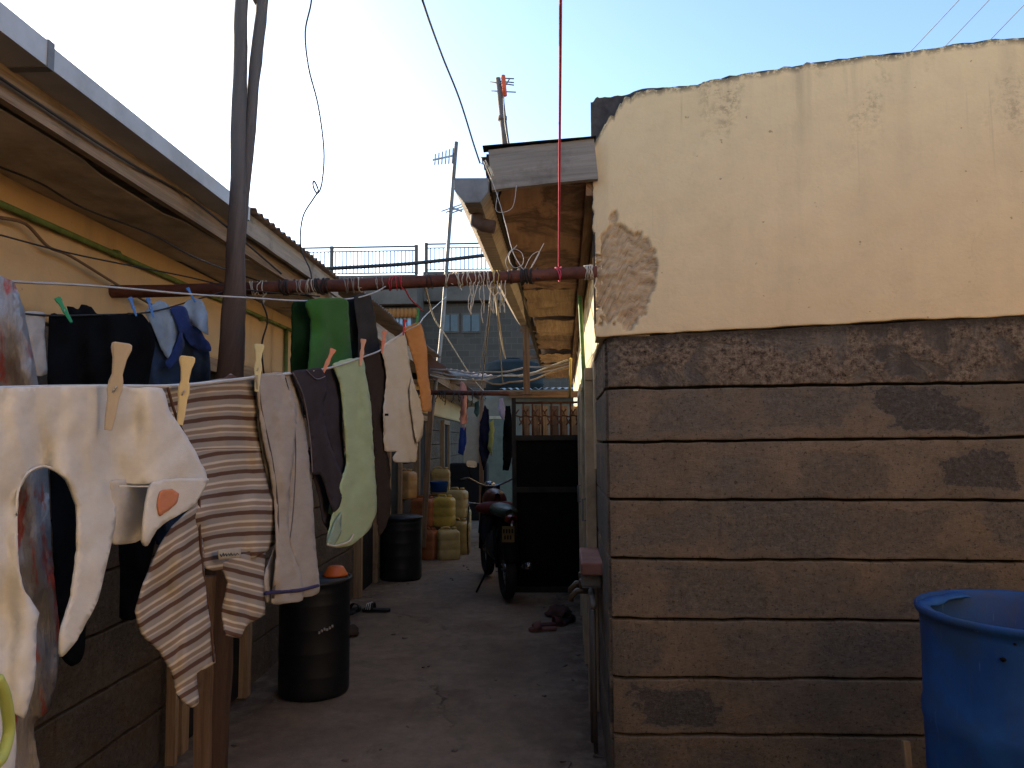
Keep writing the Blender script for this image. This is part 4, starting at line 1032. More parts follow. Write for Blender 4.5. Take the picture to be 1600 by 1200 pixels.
# materials
C_white = m_cloth('white_cotton', (.64, .64, .62), (.57, .56, .53))
C_white2 = m_cloth('greyed_white_cotton', (.56, .54, .51))
C_grey = m_cloth('grey_jersey', (.38, .35, .32), (.31, .28, .255))
C_navy = m_cloth('charcoal_navy_cotton', (.044, .036, .045), (.030, .025, .032))
C_mint = m_cloth('mint_fleece', (.38, .47, .27), (.31, .40, .23), wr=.15)
C_brown = m_cloth('dark_brown_cotton', (.038, .026, .021), (.026, .018, .015))
C_cream = m_cloth('cream_knit', (.56, .50, .40), (.50, .44, .34))
C_orange = m_cloth('orange_cotton', (.50, .235, .07), (.42, .18, .05))
C_green = m_cloth('green_towelling', (.045, .150, .030), (.028, .095, .020), wr=1.0, fzm=.8)
C_green_shaded = m_cloth('shaded_green_towelling', (.008, .03, .008), wr=.7, fzm=.8)  # same towel, shade inside the drape put into a darker colour
C_char = m_cloth('charcoal_cotton', (.040, .037, .037), (.028, .027, .027))
C_chard = m_cloth('dark_teal_cotton', (.018, .026, .028))
C_black = m_cloth('black_cotton', (.0040, .0045, .006), (.003, .0035, .005), wr=.4)
C_denim = m_cloth('mid_blue_denim', (.035, .06, .115), (.025, .045, .09))
C_ldenim = m_cloth('light_blue_denim', (.26, .34, .43), (.19, .26, .35))
C_blue = m_cloth('royal_blue_trim', (.022, .045, .16), (.015, .03, .11))
def m_stripe():
    g = NG('brown_striped_jersey'); uv = g.mapc('UV'); s = g.sep(uv)
    w_ = g.noise(uv, 3.0, 3, .5)
    f = g.math('FRACT', g.math('ADD', g.math('MULTIPLY', s[1], 3.1), g.math('MULTIPLY', g.math('SUBTRACT', w_, .5), .10)))
    D = (.10, .055, .042); G = (.31, .285, .265); W = (.58, .53, .46); T = (.27, .205, .16)
    c = g.ramp(f, [(0., D), (.17, D), (.20, G), (.42, G), (.47, W), (.53, W), (.58, T), (.72, T), (.78, W), (.84, G), (.97, G), (1., D)])
    fz = g.noise(uv, 160, 3, .7); wv = g.noise(g.mapc('UV', (1, 6, 1)), 14, 5, .7, .8)
    c = g.mix(.3, c, g.mix(fz, (.05, .04, .035), c))
    g.bump(g.math('ADD', g.math('MULTIPLY', fz, .35), wv), .3, .002)
    return g.fin(c, .95, 0, .1)
C_stripe = m_stripe()
def m_plastic():
    g = NG('cloudy_plastic_over_red'); uv = g.mapc('UV'); s = g.sep(uv)
    n = g.noise(g.mapc('UV', (1.6, .5, 1)), 1.4, 5, .6, .7); n2 = g.noise(g.mapc('UV', (5, 1, 1)), 1.2, 5, .6)
    c = g.ramp(n, [(.3, (.17, .165, .17)), (.5, (.25, .24, .24)), (.62, (.32, .30, .29))])
    c = g.mix(g.ramp(g.noise(g.mapc('UV', (2.2, .55, 1), loc=(0, 3.2, 0)), 1.5, 4, .6, .5), [(.54, 0.), (.62, 1.)]), c, (.30, .055, .04))
    g.bump(n2, .7, .02)
    return g.fin(c, .35, 0, .5)
C_plast = m_plastic()

def seam(parent, pts, Yf, off, mat, r=.0015, name='seam'):
    mb = MB(); mb.tube([at(p.x, p.y, Yf(p.x)+off*(.35+.65*min(1, Yf(p.x)))) for p in smooth_open(pts)], r, 5); mb.build(name, mat, parent)
def smooth_open(pts): return [V((p.x, p.y)) for p in spline([V((x, y, 0)) for x, y in pts], 6)]

# white romper ------------------------------------------------------
wr_ = garment('baby_romper', 'white baby romper with a cut out armhole pegged nearest the camera', 'romper', 150, 603, .66, GL)
cloth('front_panel', [(-90, 616), (0, 607), (60, 604), (170, 602), (215, 606), (252, 607), (262, 640), (290, 682), (307, 712), (322, 750), (250, 757), (186, 758), (181, 790), (177, 830), (165, 880), (150, 940), (118, 1000), (95, 1026), (95, 990), (112, 930), (122, 850), (120, 790), (104, 750), (72, 730), (45, 738), (30, 762), (26, 800), (28, 880), (38, 925), (58, 958), (54, 985), (52, 1060), (36, 1122), (20, 1112), (24, 1150), (20, 1200), (8, 1290), (-90, 1300)],
      YA, C_white, wr_, fold=.0208, fw=40, seed=3.3, step=8, off=-.05)
cloth('lining', [(172, 752), (242, 754), (236, 800), (224, 838), (205, 849), (172, 847)], YA, C_white2, wr_, fold=.01, fw=20, seed=5, off=-.01, step=8)
cloth('leg_flap', [(238, 752), (320, 746), (322, 756), (302, 790), (264, 812), (243, 828), (229, 853), (222, 846), (226, 800)], YA, C_white, wr_, fold=.008, fw=12, seed=8, off=-.075, step=7)
cloth('printed_patch', [(250, 768), (268, 764), (279, 772), (276, 786), (262, 798), (250, 806), (246, 790)], YA, m_cloth('peach_print', (.55, .22, .12)), wr_, fold=.008, fw=12, seed=8, off=-.082, step=5, thick=.001)
seam(wr_, [(322, 752), (290, 757), (250, 760), (186, 760)], YA, -.068, C_white, .0008, 'hem')
seam(wr_, [(95, 1020), (98, 990), (113, 930), (124, 850), (121, 790), (104, 750), (72, 729), (44, 738), (29, 762), (25, 800), (27, 880), (37, 925), (56, 955)], YA, -.055, C_white, .0010, 'binding')
mb = MB(); mb.tube(spline([at(-5, 1060, .44), at(8, 1090, .45), (at(14, 1140, .46)), at(4, 1180, .45), at(-8, 1195, .44)], 6), .0035, 8)
mb.build('drawstring', simple('lime_cord', (.35, .42, .12), .8), wr_)
# striped shirt ------------------------------------------------------
ss = garment('striped_shirt', 'brown and grey striped long sleeved shirt hanging upside down from the near line', 'shirt', 325, 592, .95, GL)
cloth('body', [(240, 606), (275, 603), (300, 599), (350, 591), (360, 584), (372, 590), (394, 590), (398, 620), (406, 690), (418, 760), (432, 795), (446, 820), (438, 838), (415, 862), (380, 878), (335, 892), (318, 884), (310, 840), (300, 800), (285, 770), (275, 700), (255, 650)],
      YA, C_stripe, ss, fold=.028, fw=26, seed=11, off=.03, step=7, curve=lambda x, y: 10*math.sin((x-250)/60)+(.10*(x-250) if y > 700 else 0), ang=-3, back=.05)
cloth('sleeve', [(308, 790), (270, 822), (245, 862), (226, 910), (213, 955), (222, 990), (250, 1020), (268, 1050), (276, 1085), (300, 1106), (310, 1096), (306, 1052), (335, 1036), (330, 990), (322, 940), (318, 890), (316, 840)],
      YA, C_stripe, ss, fold=.030, fw=20, seed=14, off=.0, step=7, ang=-33)
cloth('sleeve', [(345, 880), (400, 858), (414, 862), (411, 905), (413, 960), (385, 976), (375, 997), (353, 991), (347, 955), (356, 910)],
      YA, C_stripe, ss, fold=.03, fw=22, seed=17, off=.025, step=6, ang=14)
cloth('label_tag', [(341, 860), (376, 857), (376, 871), (342, 875)], YA, m_cloth('label_cloth', (.42, .38, .31)), ss, fold=.0, seed=1, off=-.03, step=6, smooth=False, thick=.001)
mb = MB()
pxs = [(344, 866), (346, 870), (349, 864), (350, 869), (353, 865), (354, 869), (357, 865), (359, 868), (361, 864), (363, 868), (366, 865), (368, 868), (371, 864), (373, 867)]
mb.tube([at(x, y, YA(x)-.034) for x, y in pxs], .0006, 4); mb.build('lettering', M_wire, ss)
seam(ss, [(262, 606), (275, 650), (296, 700), (310, 760), (312, 830), (318, 900), (328, 960), (334, 1034)], YA, -.008, C_stripe, .0016)
# grey tee ------------------------------------------------------------
gt_ = garment('grey_garment', 'light grey jersey garment with navy hem line right of the striped shirt', 'clothing', 430, 585, 1.3, GL)
cloth('rear_panel', [(391, 591), (402, 587), (412, 640), (432, 720), (440, 800), (452, 850), (446, 941), (416, 941), (413, 900), (431, 850), (440, 832), (422, 765), (407, 690), (399, 630)], YA, C_grey, gt_, fold=.045, fw=10, seed=21, step=6, off=.035)
cloth('front_panel', [(401, 587), (408, 584), (440, 582), (450, 600), (462, 640), (460, 700), (450, 780), (452, 850), (470, 900), (473, 938), (440, 943), (424, 941), (432, 870), (430, 800), (423, 740), (410, 680), (404, 630)], YA, C_grey, gt_, fold=.045, fw=13, seed=23, step=6, off=-.012)
cloth('side_panel', [(441, 583), (463, 583), (470, 620), (478, 680), (487, 760), (492, 850), (499, 924), (472, 933), (462, 890), (451, 840), (450, 790), (457, 720), (459, 650), (450, 610)], YA, C_grey, gt_, fold=.045, fw=10, seed=26, step=6, off=.02)
seam(gt_, [(403, 590), (408, 640), (425, 720), (434, 800), (432, 870), (427, 935)], YA, -.012, simple('dark_seam', (.10, .09, .09), .9), .0022)
seam(gt_, [(446, 590), (455, 630), (462, 700), (458, 800), (450, 860)], YA, -.018, simple('dark_seam', (.10, .09, .09), .9), .0012)
seam(gt_, [(415, 927), (440, 925), (470, 922), (497, 915)], YA, -.02, simple('navy_seam', (.03, .025, .09), .9), .0035, 'hem_line')
# charcoal trousers ----------------------------------------------------
ct = garment('charcoal_trousers', 'dark navy trousers pegged between the light grey garment and the mint cloth', 'trousers', 500, 575, 1.75, GL)
cloth('leg', [(455, 582), (478, 577), (500, 575), (509, 590), (510, 612), (503, 640), (514, 690), (531, 735), (538, 755), (530, 792), (520, 800), (508, 760), (500, 742), (489, 740), (486, 690), (475, 635)], YA, C_navy, ct, fold=.05, fw=11, seed=31, step=5, off=-.01)
cloth('leg', [(502, 576), (526, 573), (532, 620), (536, 690), (539, 740), (535, 760), (520, 715), (506, 670), (500, 640), (506, 605)], YA, C_navy, ct, fold=.05, fw=9, seed=33, step=5, off=.06)
cloth('waistband', [(480, 700), (504, 735), (514, 770), (520, 800), (516, 833), (504, 812), (498, 775), (488, 740)], YA, C_navy, ct, fold=.05, fw=9, seed=36, step=5, off=.09)
seam(ct, [(458, 583), (474, 620), (484, 680), (488, 738)], YA, -.035, simple('pale_seam', (.16, .15, .18), .9), .0014)
seam(ct, [(479, 578), (494, 592), (508, 588)], YA, -.03, simple('pale_seam', (.16, .15, .18), .9), .0012)

# mint ------------------------------------------------------------------
mint = garment('mint_cloth', 'pale mint green cloth hanging with a folded pointed bottom', 'clothing', 545, 562, 2.0, GL)
cloth('body', [(520, 570), (532, 564), (548, 560), (567, 560), (572, 590), (579, 630), (583, 700), (587, 760), (588, 800), (575, 830), (548, 852), (525, 856), (510, 850), (518, 810), (528, 765), (541, 725), (537, 650), (531, 600)], YA, C_mint, mint, fold=.05, fw=11, seed=41, step=5, back=.05)
cloth('folded_corner', [(532, 800), (520, 822), (511, 850), (520, 854), (531, 836), (533, 812)], YA, m_cloth('mint_reverse', (.26, .36, .27)), mint, fold=.01, seed=44, off=-.035, step=5)
seam(mint, [(512, 851), (525, 853), (545, 846), (552, 835)], YA, -.035, C_cream, .003, 'lace_edge')
# brown -------------------------------------------------------------------
cloth('brown_trousers', [(566, 556), (582, 550), (602, 547), (604, 600), (602, 680), (606, 740), (612, 780), (606, 815), (592, 838), (588, 790), (584, 700), (576, 620)], YA, C_brown, None, fold=.07, fw=6, seed=51, step=4, off=.05, back=.05,
      lab=('dark brown trousers between the mint cloth and the cream cardigan', 'trousers', GL))
# cream cardigan
cw = garment('cream_cardigan', 'cream knitted child cardigan pegged by the red peg', 'cardigan', 618, 530, 2.9, GL)
cloth('body', [(597, 548), (600, 538), (612, 530), (632, 520), (637, 550), (642, 585), (650, 620), (655, 660), (652, 700), (649, 722), (618, 722), (613, 715), (620, 705), (601, 704), (599, 640), (604, 590)], YA, C_cream, cw, fold=.06, fw=8, seed=61, step=4, back=.06)
cloth('sleeve', [(643, 590), (652, 615), (661, 650), (660, 680), (651, 692), (645, 660), (640, 620)], YA, C_cream, cw, fold=.03, fw=10, seed=64, off=-.05, step=4)
mb = MB(); mb.lathe(at(604, 648, 2.6), [(0, -.004), (.007, -.004), (.007, .004), (0, .004)], 10); mb.build('button', M_black, cw)
# orange
cloth('orange_garment', [(633, 513), (645, 506), (655, 504), (661, 515), (667, 548), (668, 580), (671, 610), (675, 636), (672, 643), (660, 642), (655, 605), (648, 570), (639, 540)], YA, C_orange, None, fold=.08, fw=5, seed=71, step=4, back=.05,
      lab=('orange cloth at the far end of the near washing line', 'clothing', GL))
# washing line A
mb = MB(); pa_ = [(-120, 613), (0, 607), (100, 604), (180, 603), (285, 601), (400, 588), (460, 581), (515, 573), (567, 556), (598, 543), (632, 516), (655, 504)]
mb.tube(spline([V(at(x, y+2, YA(x)+.01)) for x, y in pa_]+[at(668, 490, 4.5), at(697, 464, 9.4)], 4), .0028, 6)
one(mb, 'washing_line', M_wirew, 'near washing line carrying the white romper, striped shirt and cream cardigan', 'washing line')
# green towel
gtw = garment('green_towel', 'thick green towel folded over the back line in front of the rusty pipe', 'towel', 500, 467, 2.5, GB_)
cloth('front_layer', [(478, 476), (484, 468), (510, 466), (535, 466), (543, 472), (545, 520), (547, 545), (550, 570), (548, 600), (549, 640), (480, 640), (484, 560), (486, 500)], YBf, C_green, gtw, fold=.025, fw=25, seed=81, off=-.03, step=6, thick=.008)
cloth('back_layer', [(457, 482), (461, 471), (470, 467), (490, 467), (498, 480), (498, 640), (457, 640)], YBf, C_green_shaded, gtw, fold=.02, fw=25, seed=84, off=.05, step=7, thick=.008)
cg = garment('charcoal_cloth', 'charcoal cloth beside the green towel on the back line', 'clothing', 565, 462, 2.8, GB_)
cloth('front_layer', [(553, 464), (576, 459), (582, 475), (588, 510), (593, 545), (598, 575), (596, 600), (560, 600), (560, 520)], YBf, C_char, cg, fold=.05, fw=14, seed=91, off=0, step=5)
cloth('back_layer', [(541, 470), (548, 465), (556, 463), (566, 500), (567, 600), (548, 600), (546, 520)], YBf, C_chard, cg, fold=.03, fw=14, seed=93, off=.06, step=5)
mb = MB(); mb.tube(spline([at(-60, 430, 1.3), at(20, 440, 1.40), at(120, 445, 1.62), at(200, 451, 1.78), at(300, 460, 2.0), at(400, 466, 2.22), at(470, 470, 2.42), at(545, 467, 2.7), at(580, 459, 2.85), at(600, 449, 2.95), at(610, 441, 2.99)], 5), .0028, 6)
one(mb, 'washing_line', M_wirew, 'pale wire line across the forked pole carrying the green towel', 'washing line')
mb = MB(); mb.tube(spline([at(20, 488, 1.83), at(75, 493, 1.98), at(150, 492, 2.2), at(232, 488, 2.43), at(300, 470, 2.64), at(360, 452, 2.72)], 5), .0028, 6)
one(mb, 'washing_line', M_wire, 'dark back line carrying the black trousers and denim', 'washing line')
# black trousers
bt = garment('black_trousers', 'black trousers pegged by the green and blue pegs on the back line', 'trousers', 150, 490, 2.2, GB_)
cloth('body', [(77, 494), (92, 491), (108, 492), (105, 478), (122, 483), (128, 476), (142, 479), (150, 490), (170, 493), (200, 489), (222, 491), (236, 510), (242, 540), (232, 600), (238, 700), (247, 820), (229, 900), (213, 967), (187, 965), (188, 900), (181, 800), (150, 815), (134, 900), (133, 1000), (128, 1030), (111, 1042), (94, 1022), (88, 950), (81, 800), (75, 600)],
      YCf, C_black, bt, fold=.03, fw=30, seed=101, step=9)
dn = garment('denim_clothes', 'blue denim garment with a light blue and royal blue collar beside the forked pole', 'clothing', 275, 480, 2.5, GB_)
cloth('body', [(222, 515), (240, 500), (300, 500), (326, 540), (329, 620), (325, 720), (300, 840), (245, 850), (228, 700), (220, 600)], YCf, C_denim, dn, fold=.035, fw=20, seed=111, off=.03, step=8)
cloth('light_panel', [(227, 488), (238, 476), (249, 469), (262, 476), (272, 492), (279, 519), (270, 545), (262, 560), (252, 545), (240, 515)], YCf, C_ldenim, dn, fold=.025, fw=14, seed=114, off=-.02, step=6)
cloth('light_panel', [(284, 480), (292, 470), (302, 466), (316, 470), (324, 490), (325, 523), (312, 515), (300, 506), (292, 490)], YCf, C_ldenim, dn, fold=.025, fw=14, seed=117, off=-.02, step=6)
cloth('collar', [(266, 484), (278, 478), (290, 480), (299, 508), (314, 520), (328, 538), (330, 549), (314, 550), (296, 538), (285, 518), (288, 540), (280, 560), (264, 578), (258, 566), (270, 548), (281, 520)], YCf, C_blue, dn, fold=.02, fw=14, seed=119, off=-.035, step=6)
cloth('white_sock', [(37, 488), (55, 486), (70, 490), (69, 520), (71, 550), (73, 584), (57, 587), (52, 560), (44, 520)], YCf, m_cloth('off_white_terry', (.46, .43, .40)), None, fold=.02, fw=14, seed=121, step=6, lab=('white sock hanging left of the black trousers', 'sock', GB_))
cloth('plastic_cover', [(-70, 428), (10, 436), (22, 442), (36, 480), (40, 500), (52, 560), (62, 620), (75, 740), (80, 860), (93, 990), (88, 1060), (74, 1110), (52, 1132), (58, 1180), (68, 1290), (-70, 1290)],
      lambda x: YBf(x)-.02, C_plast, None, fold=.06, fw=28, seed=131, step=10, thick=.002, lab=('cloudy grey plastic garment cover with red blotches at the left edge', 'garment cover', GB_))

# pegs
def peg(pb, pt, Y, c, label, trans=0, grp='clothes pegs'):
    A_ = at(*pb, Y); B_ = at(*pt, Y); L = (B_-A_).length; zx = (B_-A_).normalized(); tow = (CAM-A_).normalized()
    xa_ = zx.cross(tow).normalized(); ya_ = xa_.cross(zx).normalized()*-1
    root = thing('clothes_peg', label, 'clothes peg', A_, grp)
    mat = simple('peg_%.2f_%.2f_%.2f' % c, c, .45, 0, .5, .15, 20, .05)
    prof = [(0, .055), (.15, .075), (.38, .085), (.46, .11), (.56, .10), (.64, .075), (.82, .10), (.93, .145), (.985, .14), (1.0, .10)]
    for sg in (-1, 1):
        mb = MB(); vs = []; n = len(prof)
        for (t, hw) in prof:
            base = A_+zx*(t*L)+ya_*(sg*(.018+.07*max(0, t-.45))*L)
            for (a, b) in ((-1, -.5), (-.7, -1), (.7, -1), (1, -.5), (1, .5), (.7, 1), (-.7, 1), (-1, .5)):
                vs.append(base+xa_*(a*hw*.74*L)+ya_*(b*.026*L))
        fs = [(i*8+k, i*8+(k+1) % 8, (i+1)*8+(k+1) % 8, (i+1)*8+k) for i in range(n-1) for k in range(8)]+[tuple(range(7, -1, -1)), tuple((n-1)*8+k for k in range(8))]
        mb.add(vs, fs, None, 0, False); mb.build('arm', mat, root, bevel=.0006 if Y < 1.5 else 0)
    mb = MB(); c0 = A_+zx*(.47*L)
    mb.tube([c0+xa_*.13*L*math.cos(a)*0+xa_*(.02*L*math.sin(a))+ya_*(.07*L*math.cos(a))*-1+zx*(.05*L*math.sin(a)) for a in frange(0, 6.28, 10)], .012*L, 5)
    mb.build('spring', M_galv, root)
OFF = .022
peg((169, 672), (191, 536), YA(175)-.06, (.40, .36, .31), 'beige grey peg on the white romper')
peg((281, 664), (293, 557), YA(285)-OFF, (.58, .50, .30), 'cream peg on the upper edge of the striped shirt')
peg((401, 612), (405, 538), YA(402)-.01, (.50, .50, .34), 'pale yellow green peg where the striped shirt meets the grey garment')
peg((503, 586), (521, 545), YA(510)-.03, (.60, .27, .20), 'pink peg on the dark navy trousers')
peg((563, 572), (568, 530), YA(565)-.05, (.55, .30, .22), 'dusty pink peg beside the mint cloth')
peg((597, 552), (601, 517), YA(598)-.05, (.62, .20, .12), 'salmon peg between the brown trousers and the cream cardigan')
peg((630, 524), (633, 499), YA(632)-.05, (.45, .01, .015), 'red peg on the cream cardigan')
peg((651, 508), (654, 481), YA(655)-.05, (.02, .28, .06), 'green peg on the orange cloth')
peg((112, 504), (90, 466), YCf(100)-.05, (.01, .28, .12), 'bright green peg on the waist of the black trousers')
peg((213, 494), (203, 465), YCf(208)-.05, (.03, .17, .50), 'blue peg on the right end of the black trousers')
peg((240, 496), (231, 466), YCf(236)-.05, (.03, .17, .50), 'blue peg on the left light blue denim panel')
peg((305, 472), (293, 450), YCf(300)-.05, (.03, .17, .50), 'blue peg on the right light blue denim panel by the pole')

# distant laundry
GD = 'laundry at the far end of the alley'
far = lambda Y: (lambda x: Y)
cloth('pink_garment', [(719, 598), (724, 597), (729, 605), (730, 620), (728, 640), (731, 655), (728, 662), (720, 664), (718, 655), (721, 635), (719, 615)], far(8.8), m_cloth('pink_fabric', (.55, .26, .20)), None, fold=.03, fw=5, step=2.5, thick=.01, smooth=False, seed=2, lab=('narrow pink garment dangling by a strap down the alley', 'clothing', GD))
mb = MB(); mb.tube([at(722, 664, 8.8), at(725, 672, 8.8), at(728, 662, 8.8)], .006, 5); mb.tube([at(721, 588, 8.8), at(721, 600, 8.8)], .006, 5)
one(mb, 'pink_strap', m_cloth('pink_fabric', (.55, .26, .20)), 'thin pink strap loop above and below the narrow pink garment', 'strap')
cloth('blue_cloth', [(719, 668), (728, 668), (729, 690), (724, 712), (716, 708)], far(9.2), m_cloth('blue_far', (.02, .05, .25)), None, fold=.03, fw=5, step=3, thick=.01, smooth=False, seed=3, lab=('small royal blue cloth below the pink garment', 'clothing', GD))
cloth('navy_dress', [(758, 632), (763, 640), (764, 660), (768, 700), (755, 735), (748, 700), (750, 660)], far(10), m_cloth('navy_far', (.010, .012, .03)), None, fold=.04, fw=6, step=3, thick=.01, smooth=False, seed=4, lab=('dark navy dress hanging at the far end of the alley', 'dress', GD))
cloth('lime_cloth', [(765, 660), (772, 655), (771, 690), (768, 712), (763, 700)], far(9.6), m_cloth('lime_far', (.35, .38, .12)), None, fold=.03, fw=5, step=3, thick=.01, smooth=False, seed=5, lab=('thin lime green cloth right of the navy dress', 'clothing', GD))
cloth('lilac_cloth', [(780, 624), (786, 622), (790, 645), (787, 658), (782, 650), (778, 640)], far(9.6), m_cloth('lilac_far', (.33, .30, .40)), None, fold=.04, fw=4, step=3, thick=.01, smooth=False, seed=6, lab=('crumpled lilac white cloth left of the grille', 'clothing', GD))
cloth('black_vest', [(790, 634), (797, 634), (800, 660), (803, 700), (795, 735), (786, 735), (786, 680)], far(9.4), C_black, None, fold=.04, fw=5, step=3, thick=.01, smooth=False, seed=7, lab=('black vest hanging right beside the grille', 'vest', GD))
cloth('teal_cloth', [(742, 628), (748, 626), (750, 645), (745, 652), (741, 645)], far(12), m_cloth('teal_far', (.05, .10, .10)), None, fold=.03, fw=4, step=3, thick=.01, smooth=False, seed=8, lab=('small grey teal cloth above the navy dress', 'clothing', GD))

# ================================================================== GROUND OBJECTS
def drum(px, py, h, r, label):
    c = ground(px, py); d = thing('water_drum', label, 'water drum', (c.x, c.y+r, 0), 'black water drums along the left wall')
    c = V((c.x, c.y+r, 0)); mb = MB()
    prof = [(0, .005), (r*.95, .005), (r*.985, .02)]
    for k in range(1, 10):
        z = h*k/10; prof += [(r*.985, z-.012), (r*.991, z-.004), (r*.991, z+.004), (r*.985, z+.012)] if k in (2, 4, 6, 8, 9) else [(r*.985, z)]
    prof += [(r*.99, h-.03), (r*1.03, h-.02), (r*1.03, h), (r*.97, h), (r*.93, h-.03), (r*.93, .05), (0, .04)]
    mb.lathe(c, prof, 48); mb.build('barrel', M_blackpl, d)
    return d, c
d1, c1 = drum(473, 1100, .66, .205, 'black plastic water drum with an orange bowl on it beside the grey garment')
d2, c2 = drum(620, 910, .66, .225, 'black plastic water drum farther down the left wall before the jerrycans')
for d, c, r in ((d1, c1, .205), (d2, c2, .225)):
    mb = MB(); mb.lathe(c+V((0, 0, .655)), [(0, .012), (r*.93, .008), (r*.96, -.004), (r*.9, -.01)], 40); mb.build('lid', M_blackpl, d)
mb = MB()
p0 = c1+V((.10, -.19, .38))
for i in range(6): mb.box(p0.x-.02+i*.013, p0.x-.011+i*.013, c1.y-.2-.0+.014*i*.5+.0, c1.y-.19+.014*i*.5, p0.z+.004*(i % 3)+i*.004, p0.z+.012+.004*(i % 3)+i*.004)
mb.build('paint_mark', simple('pale_mark', (.35, .34, .33), .8), d1)
mb = MB(); mb.lathe(c1+V((.12, .0, .668)), [(0, .055), (.038, .055), (.046, .05), (.070, .012), (.075, 0), (.069, .004), (.042, .045), (0, .047)], 28)
one(mb, 'orange_bowl', simple('orange_plastic', (.55, .12, .02), .45, 0, .5), 'upturned orange bowl on the near black drum', 'bowl')

bc = at(1609, 955, 2.27); BR = .298; bz = .948
bar = thing('blue_barrel', 'large blue plastic barrel with a cut open top in front of the right wall', 'barrel', (bc.x, 2.27, 0))
c = V((bc.x, 2.27, 0)); mb = MB()
prof = [(0, .01), (BR*.90, .01), (BR*.94, .04), (BR*.955, .2), (BR*.965, .3), (BR*.985, .32), (BR*.985, .35), (BR*.965, .37), (BR*.97, .6), (BR*.985, .62), (BR*.985, .65), (BR*.965, .67), (BR*.955, .8), (BR*.96, bz-.05), (BR*.965, bz-.03), (BR*.995, bz-.022), (BR*1.005, bz-.014), (BR*1.005, bz-.005), (BR*.99, bz), (BR*.975, bz-.004), (BR*.965, bz-.015), (BR*.945, bz-.03), (BR*.93, bz-.3), (BR*.92, .5), (0, .495)]
mb.lathe(c, prof, 72, wob=.012, seed=2); mb.build('shell', M_blue, bar)
mb = MB(); vs = []; n = 60       # leftover of the cut lid: a ragged inner flange
for i in range(n+1):
    a = R(95)+R(280)*i/n
    wd = .035+.022*fbm(i*.13, 4)+.02*math.sin(i/n*math.pi)
    for q in (0, .5, 1): r_ = BR*.975-wd*q; vs.append(c+V((r_*math.cos(a), r_*math.sin(a), bz-.012-.010*q+.012*fbm(i*.2, q*2, 3))))
mb.add(vs, [(i*3+k, i*3+3+k, i*3+4+k, i*3+k+1) for i in range(n) for k in range(2)], None, 0, True)
mb.build('cut_rim', simple('blue_barrel_rim', (.012, .085, .27), .5, 0, .45, .35, 12), bar, solid=.004)
mb = MB()
for (px_, py_, s_) in ((1551, 1042, .007), (1580, 1014, .004)):
    d = ray(px_, py_); q = CAM+d*(2.0/d.y); dd = V((q.x-c.x, q.y-c.y, 0)).normalized()*BR*.975; mb.lathe(V((c.x+dd.x, c.y+dd.y, q.z)), [(0, -s_), (s_, -s_*.4), (s_, s_*.4), (0, s_)], 10)
mb.build('tar_spot', M_black, bar)
mb = MB(); mb.plank(V((c.x-.31, 2.35, 0)), V((c.x-.315, 2.4, .52)), .02, .015, (1, 0, 0), 8, .003)
one(mb, 'timber_stick', M_wpale, 'pale timber stick leaning behind the left side of the blue barrel', 'stick')

# jerrycans
def jerry(px, pyb, Y, w_, h_, c, label, z0=0.0, rot=0):
    p = at(px, pyb, Y); z = z0; x = p.x
    rot = rot or .35*math.sin(px*1.7+pyb); root = thing('jerrycan', label, 'jerrycan', (x, Y, z), 'jerrycans stacked by the left wall'); base = V((x, Y, z))
    mat = simple('can_%.2f_%.2f_%.2f' % c, c, .5, 0, .4, .35, 5, .1, 20)
    mb = MB(); lev = [(0.0, .86), (.015, .95), (.04, 1.0), (.30, 1.0), (.33, .97), (.36, 1.0), (.60, 1.0), (.63, .97), (.66, 1.0), (.84, 1.0), (.90, .93), (.95, .74), (.955, .5)]
    seg = 28; vs = []
    for (t, k) in lev:
        for i in range(seg):
            a = 2*math.pi*i/seg; ca_, sa_ = math.cos(a), math.sin(a); e = .32
            xx = math.copysign(abs(ca_)**e, ca_)*w_/2*k; yy = math.copysign(abs(sa_)**e, sa_)*w_*.42*k
            xr_, yr_ = xx*math.cos(rot)-yy*math.sin(rot), xx*math.sin(rot)+yy*math.cos(rot)
            vs.append(base+V((xr_, yr_, t*h_)))
    n = len(lev); fs = [(j*seg+i, j*seg+(i+1) % seg, (j+1)*seg+(i+1) % seg, (j+1)*seg+i) for j in range(n-1) for i in range(seg)]+[tuple((n-1)*seg+i for i in range(seg)), tuple(range(seg-1, -1, -1))]
    mb.add(vs, fs, None, 0, True); mb.build('can_body', mat, root)
    mb = MB(); T = base+V((0, 0, h_*.93)); dx = V((math.cos(rot), math.sin(rot), 0))
    mb.tube(spline([T-dx*w_*.30, T-dx*w_*.28+V((0, 0, h_*.08)), T+dx*w_*.02+V((0, 0, h_*.09)), T+dx*w_*.08], 4), .013, 8); mb.build('handle', mat, root)
    mb = MB(); mb.lathe(T+dx*w_*.27, [(0, h_*.10), (.028, h_*.10), (.03, h_*.09), (.03, 0), (0, 0)], 14); mb.build('cap', mat, root)
YEL = (.36, .25, .08); YEL2 = (.44, .32, .06); ORA = (.32, .11, .04); PAL = (.42, .32, .13)
jerry(700, 873, 9.3, .28, .38, PAL, 'pale yellow jerrycan on the ground at the front right of the stack')
jerry(669, 871, 9.3, .25, .375, ORA, 'orange jerrycan on the ground at the front left of the stack')
jerry(640, 868, 9.5, .25, .37, ORA, 'orange jerrycan on the ground, half hidden behind the far drum')
jerry(716, 855, 9.75, .28, .44, YEL, 'tall dull yellow jerrycan on the ground at the right end of the stack')
jerry(663, 825, 9.45, .30, .37, ORA, 'orange jerrycan in the upper row, left of the yellow one', .385)
jerry(694, 822, 9.45, .26, .38, YEL2, 'bright yellow jerrycan in the middle of the upper row', .39)
jerry(714, 815, 9.9, .27, .38, PAL, 'pale jerrycan at the right end of the upper row', .45)
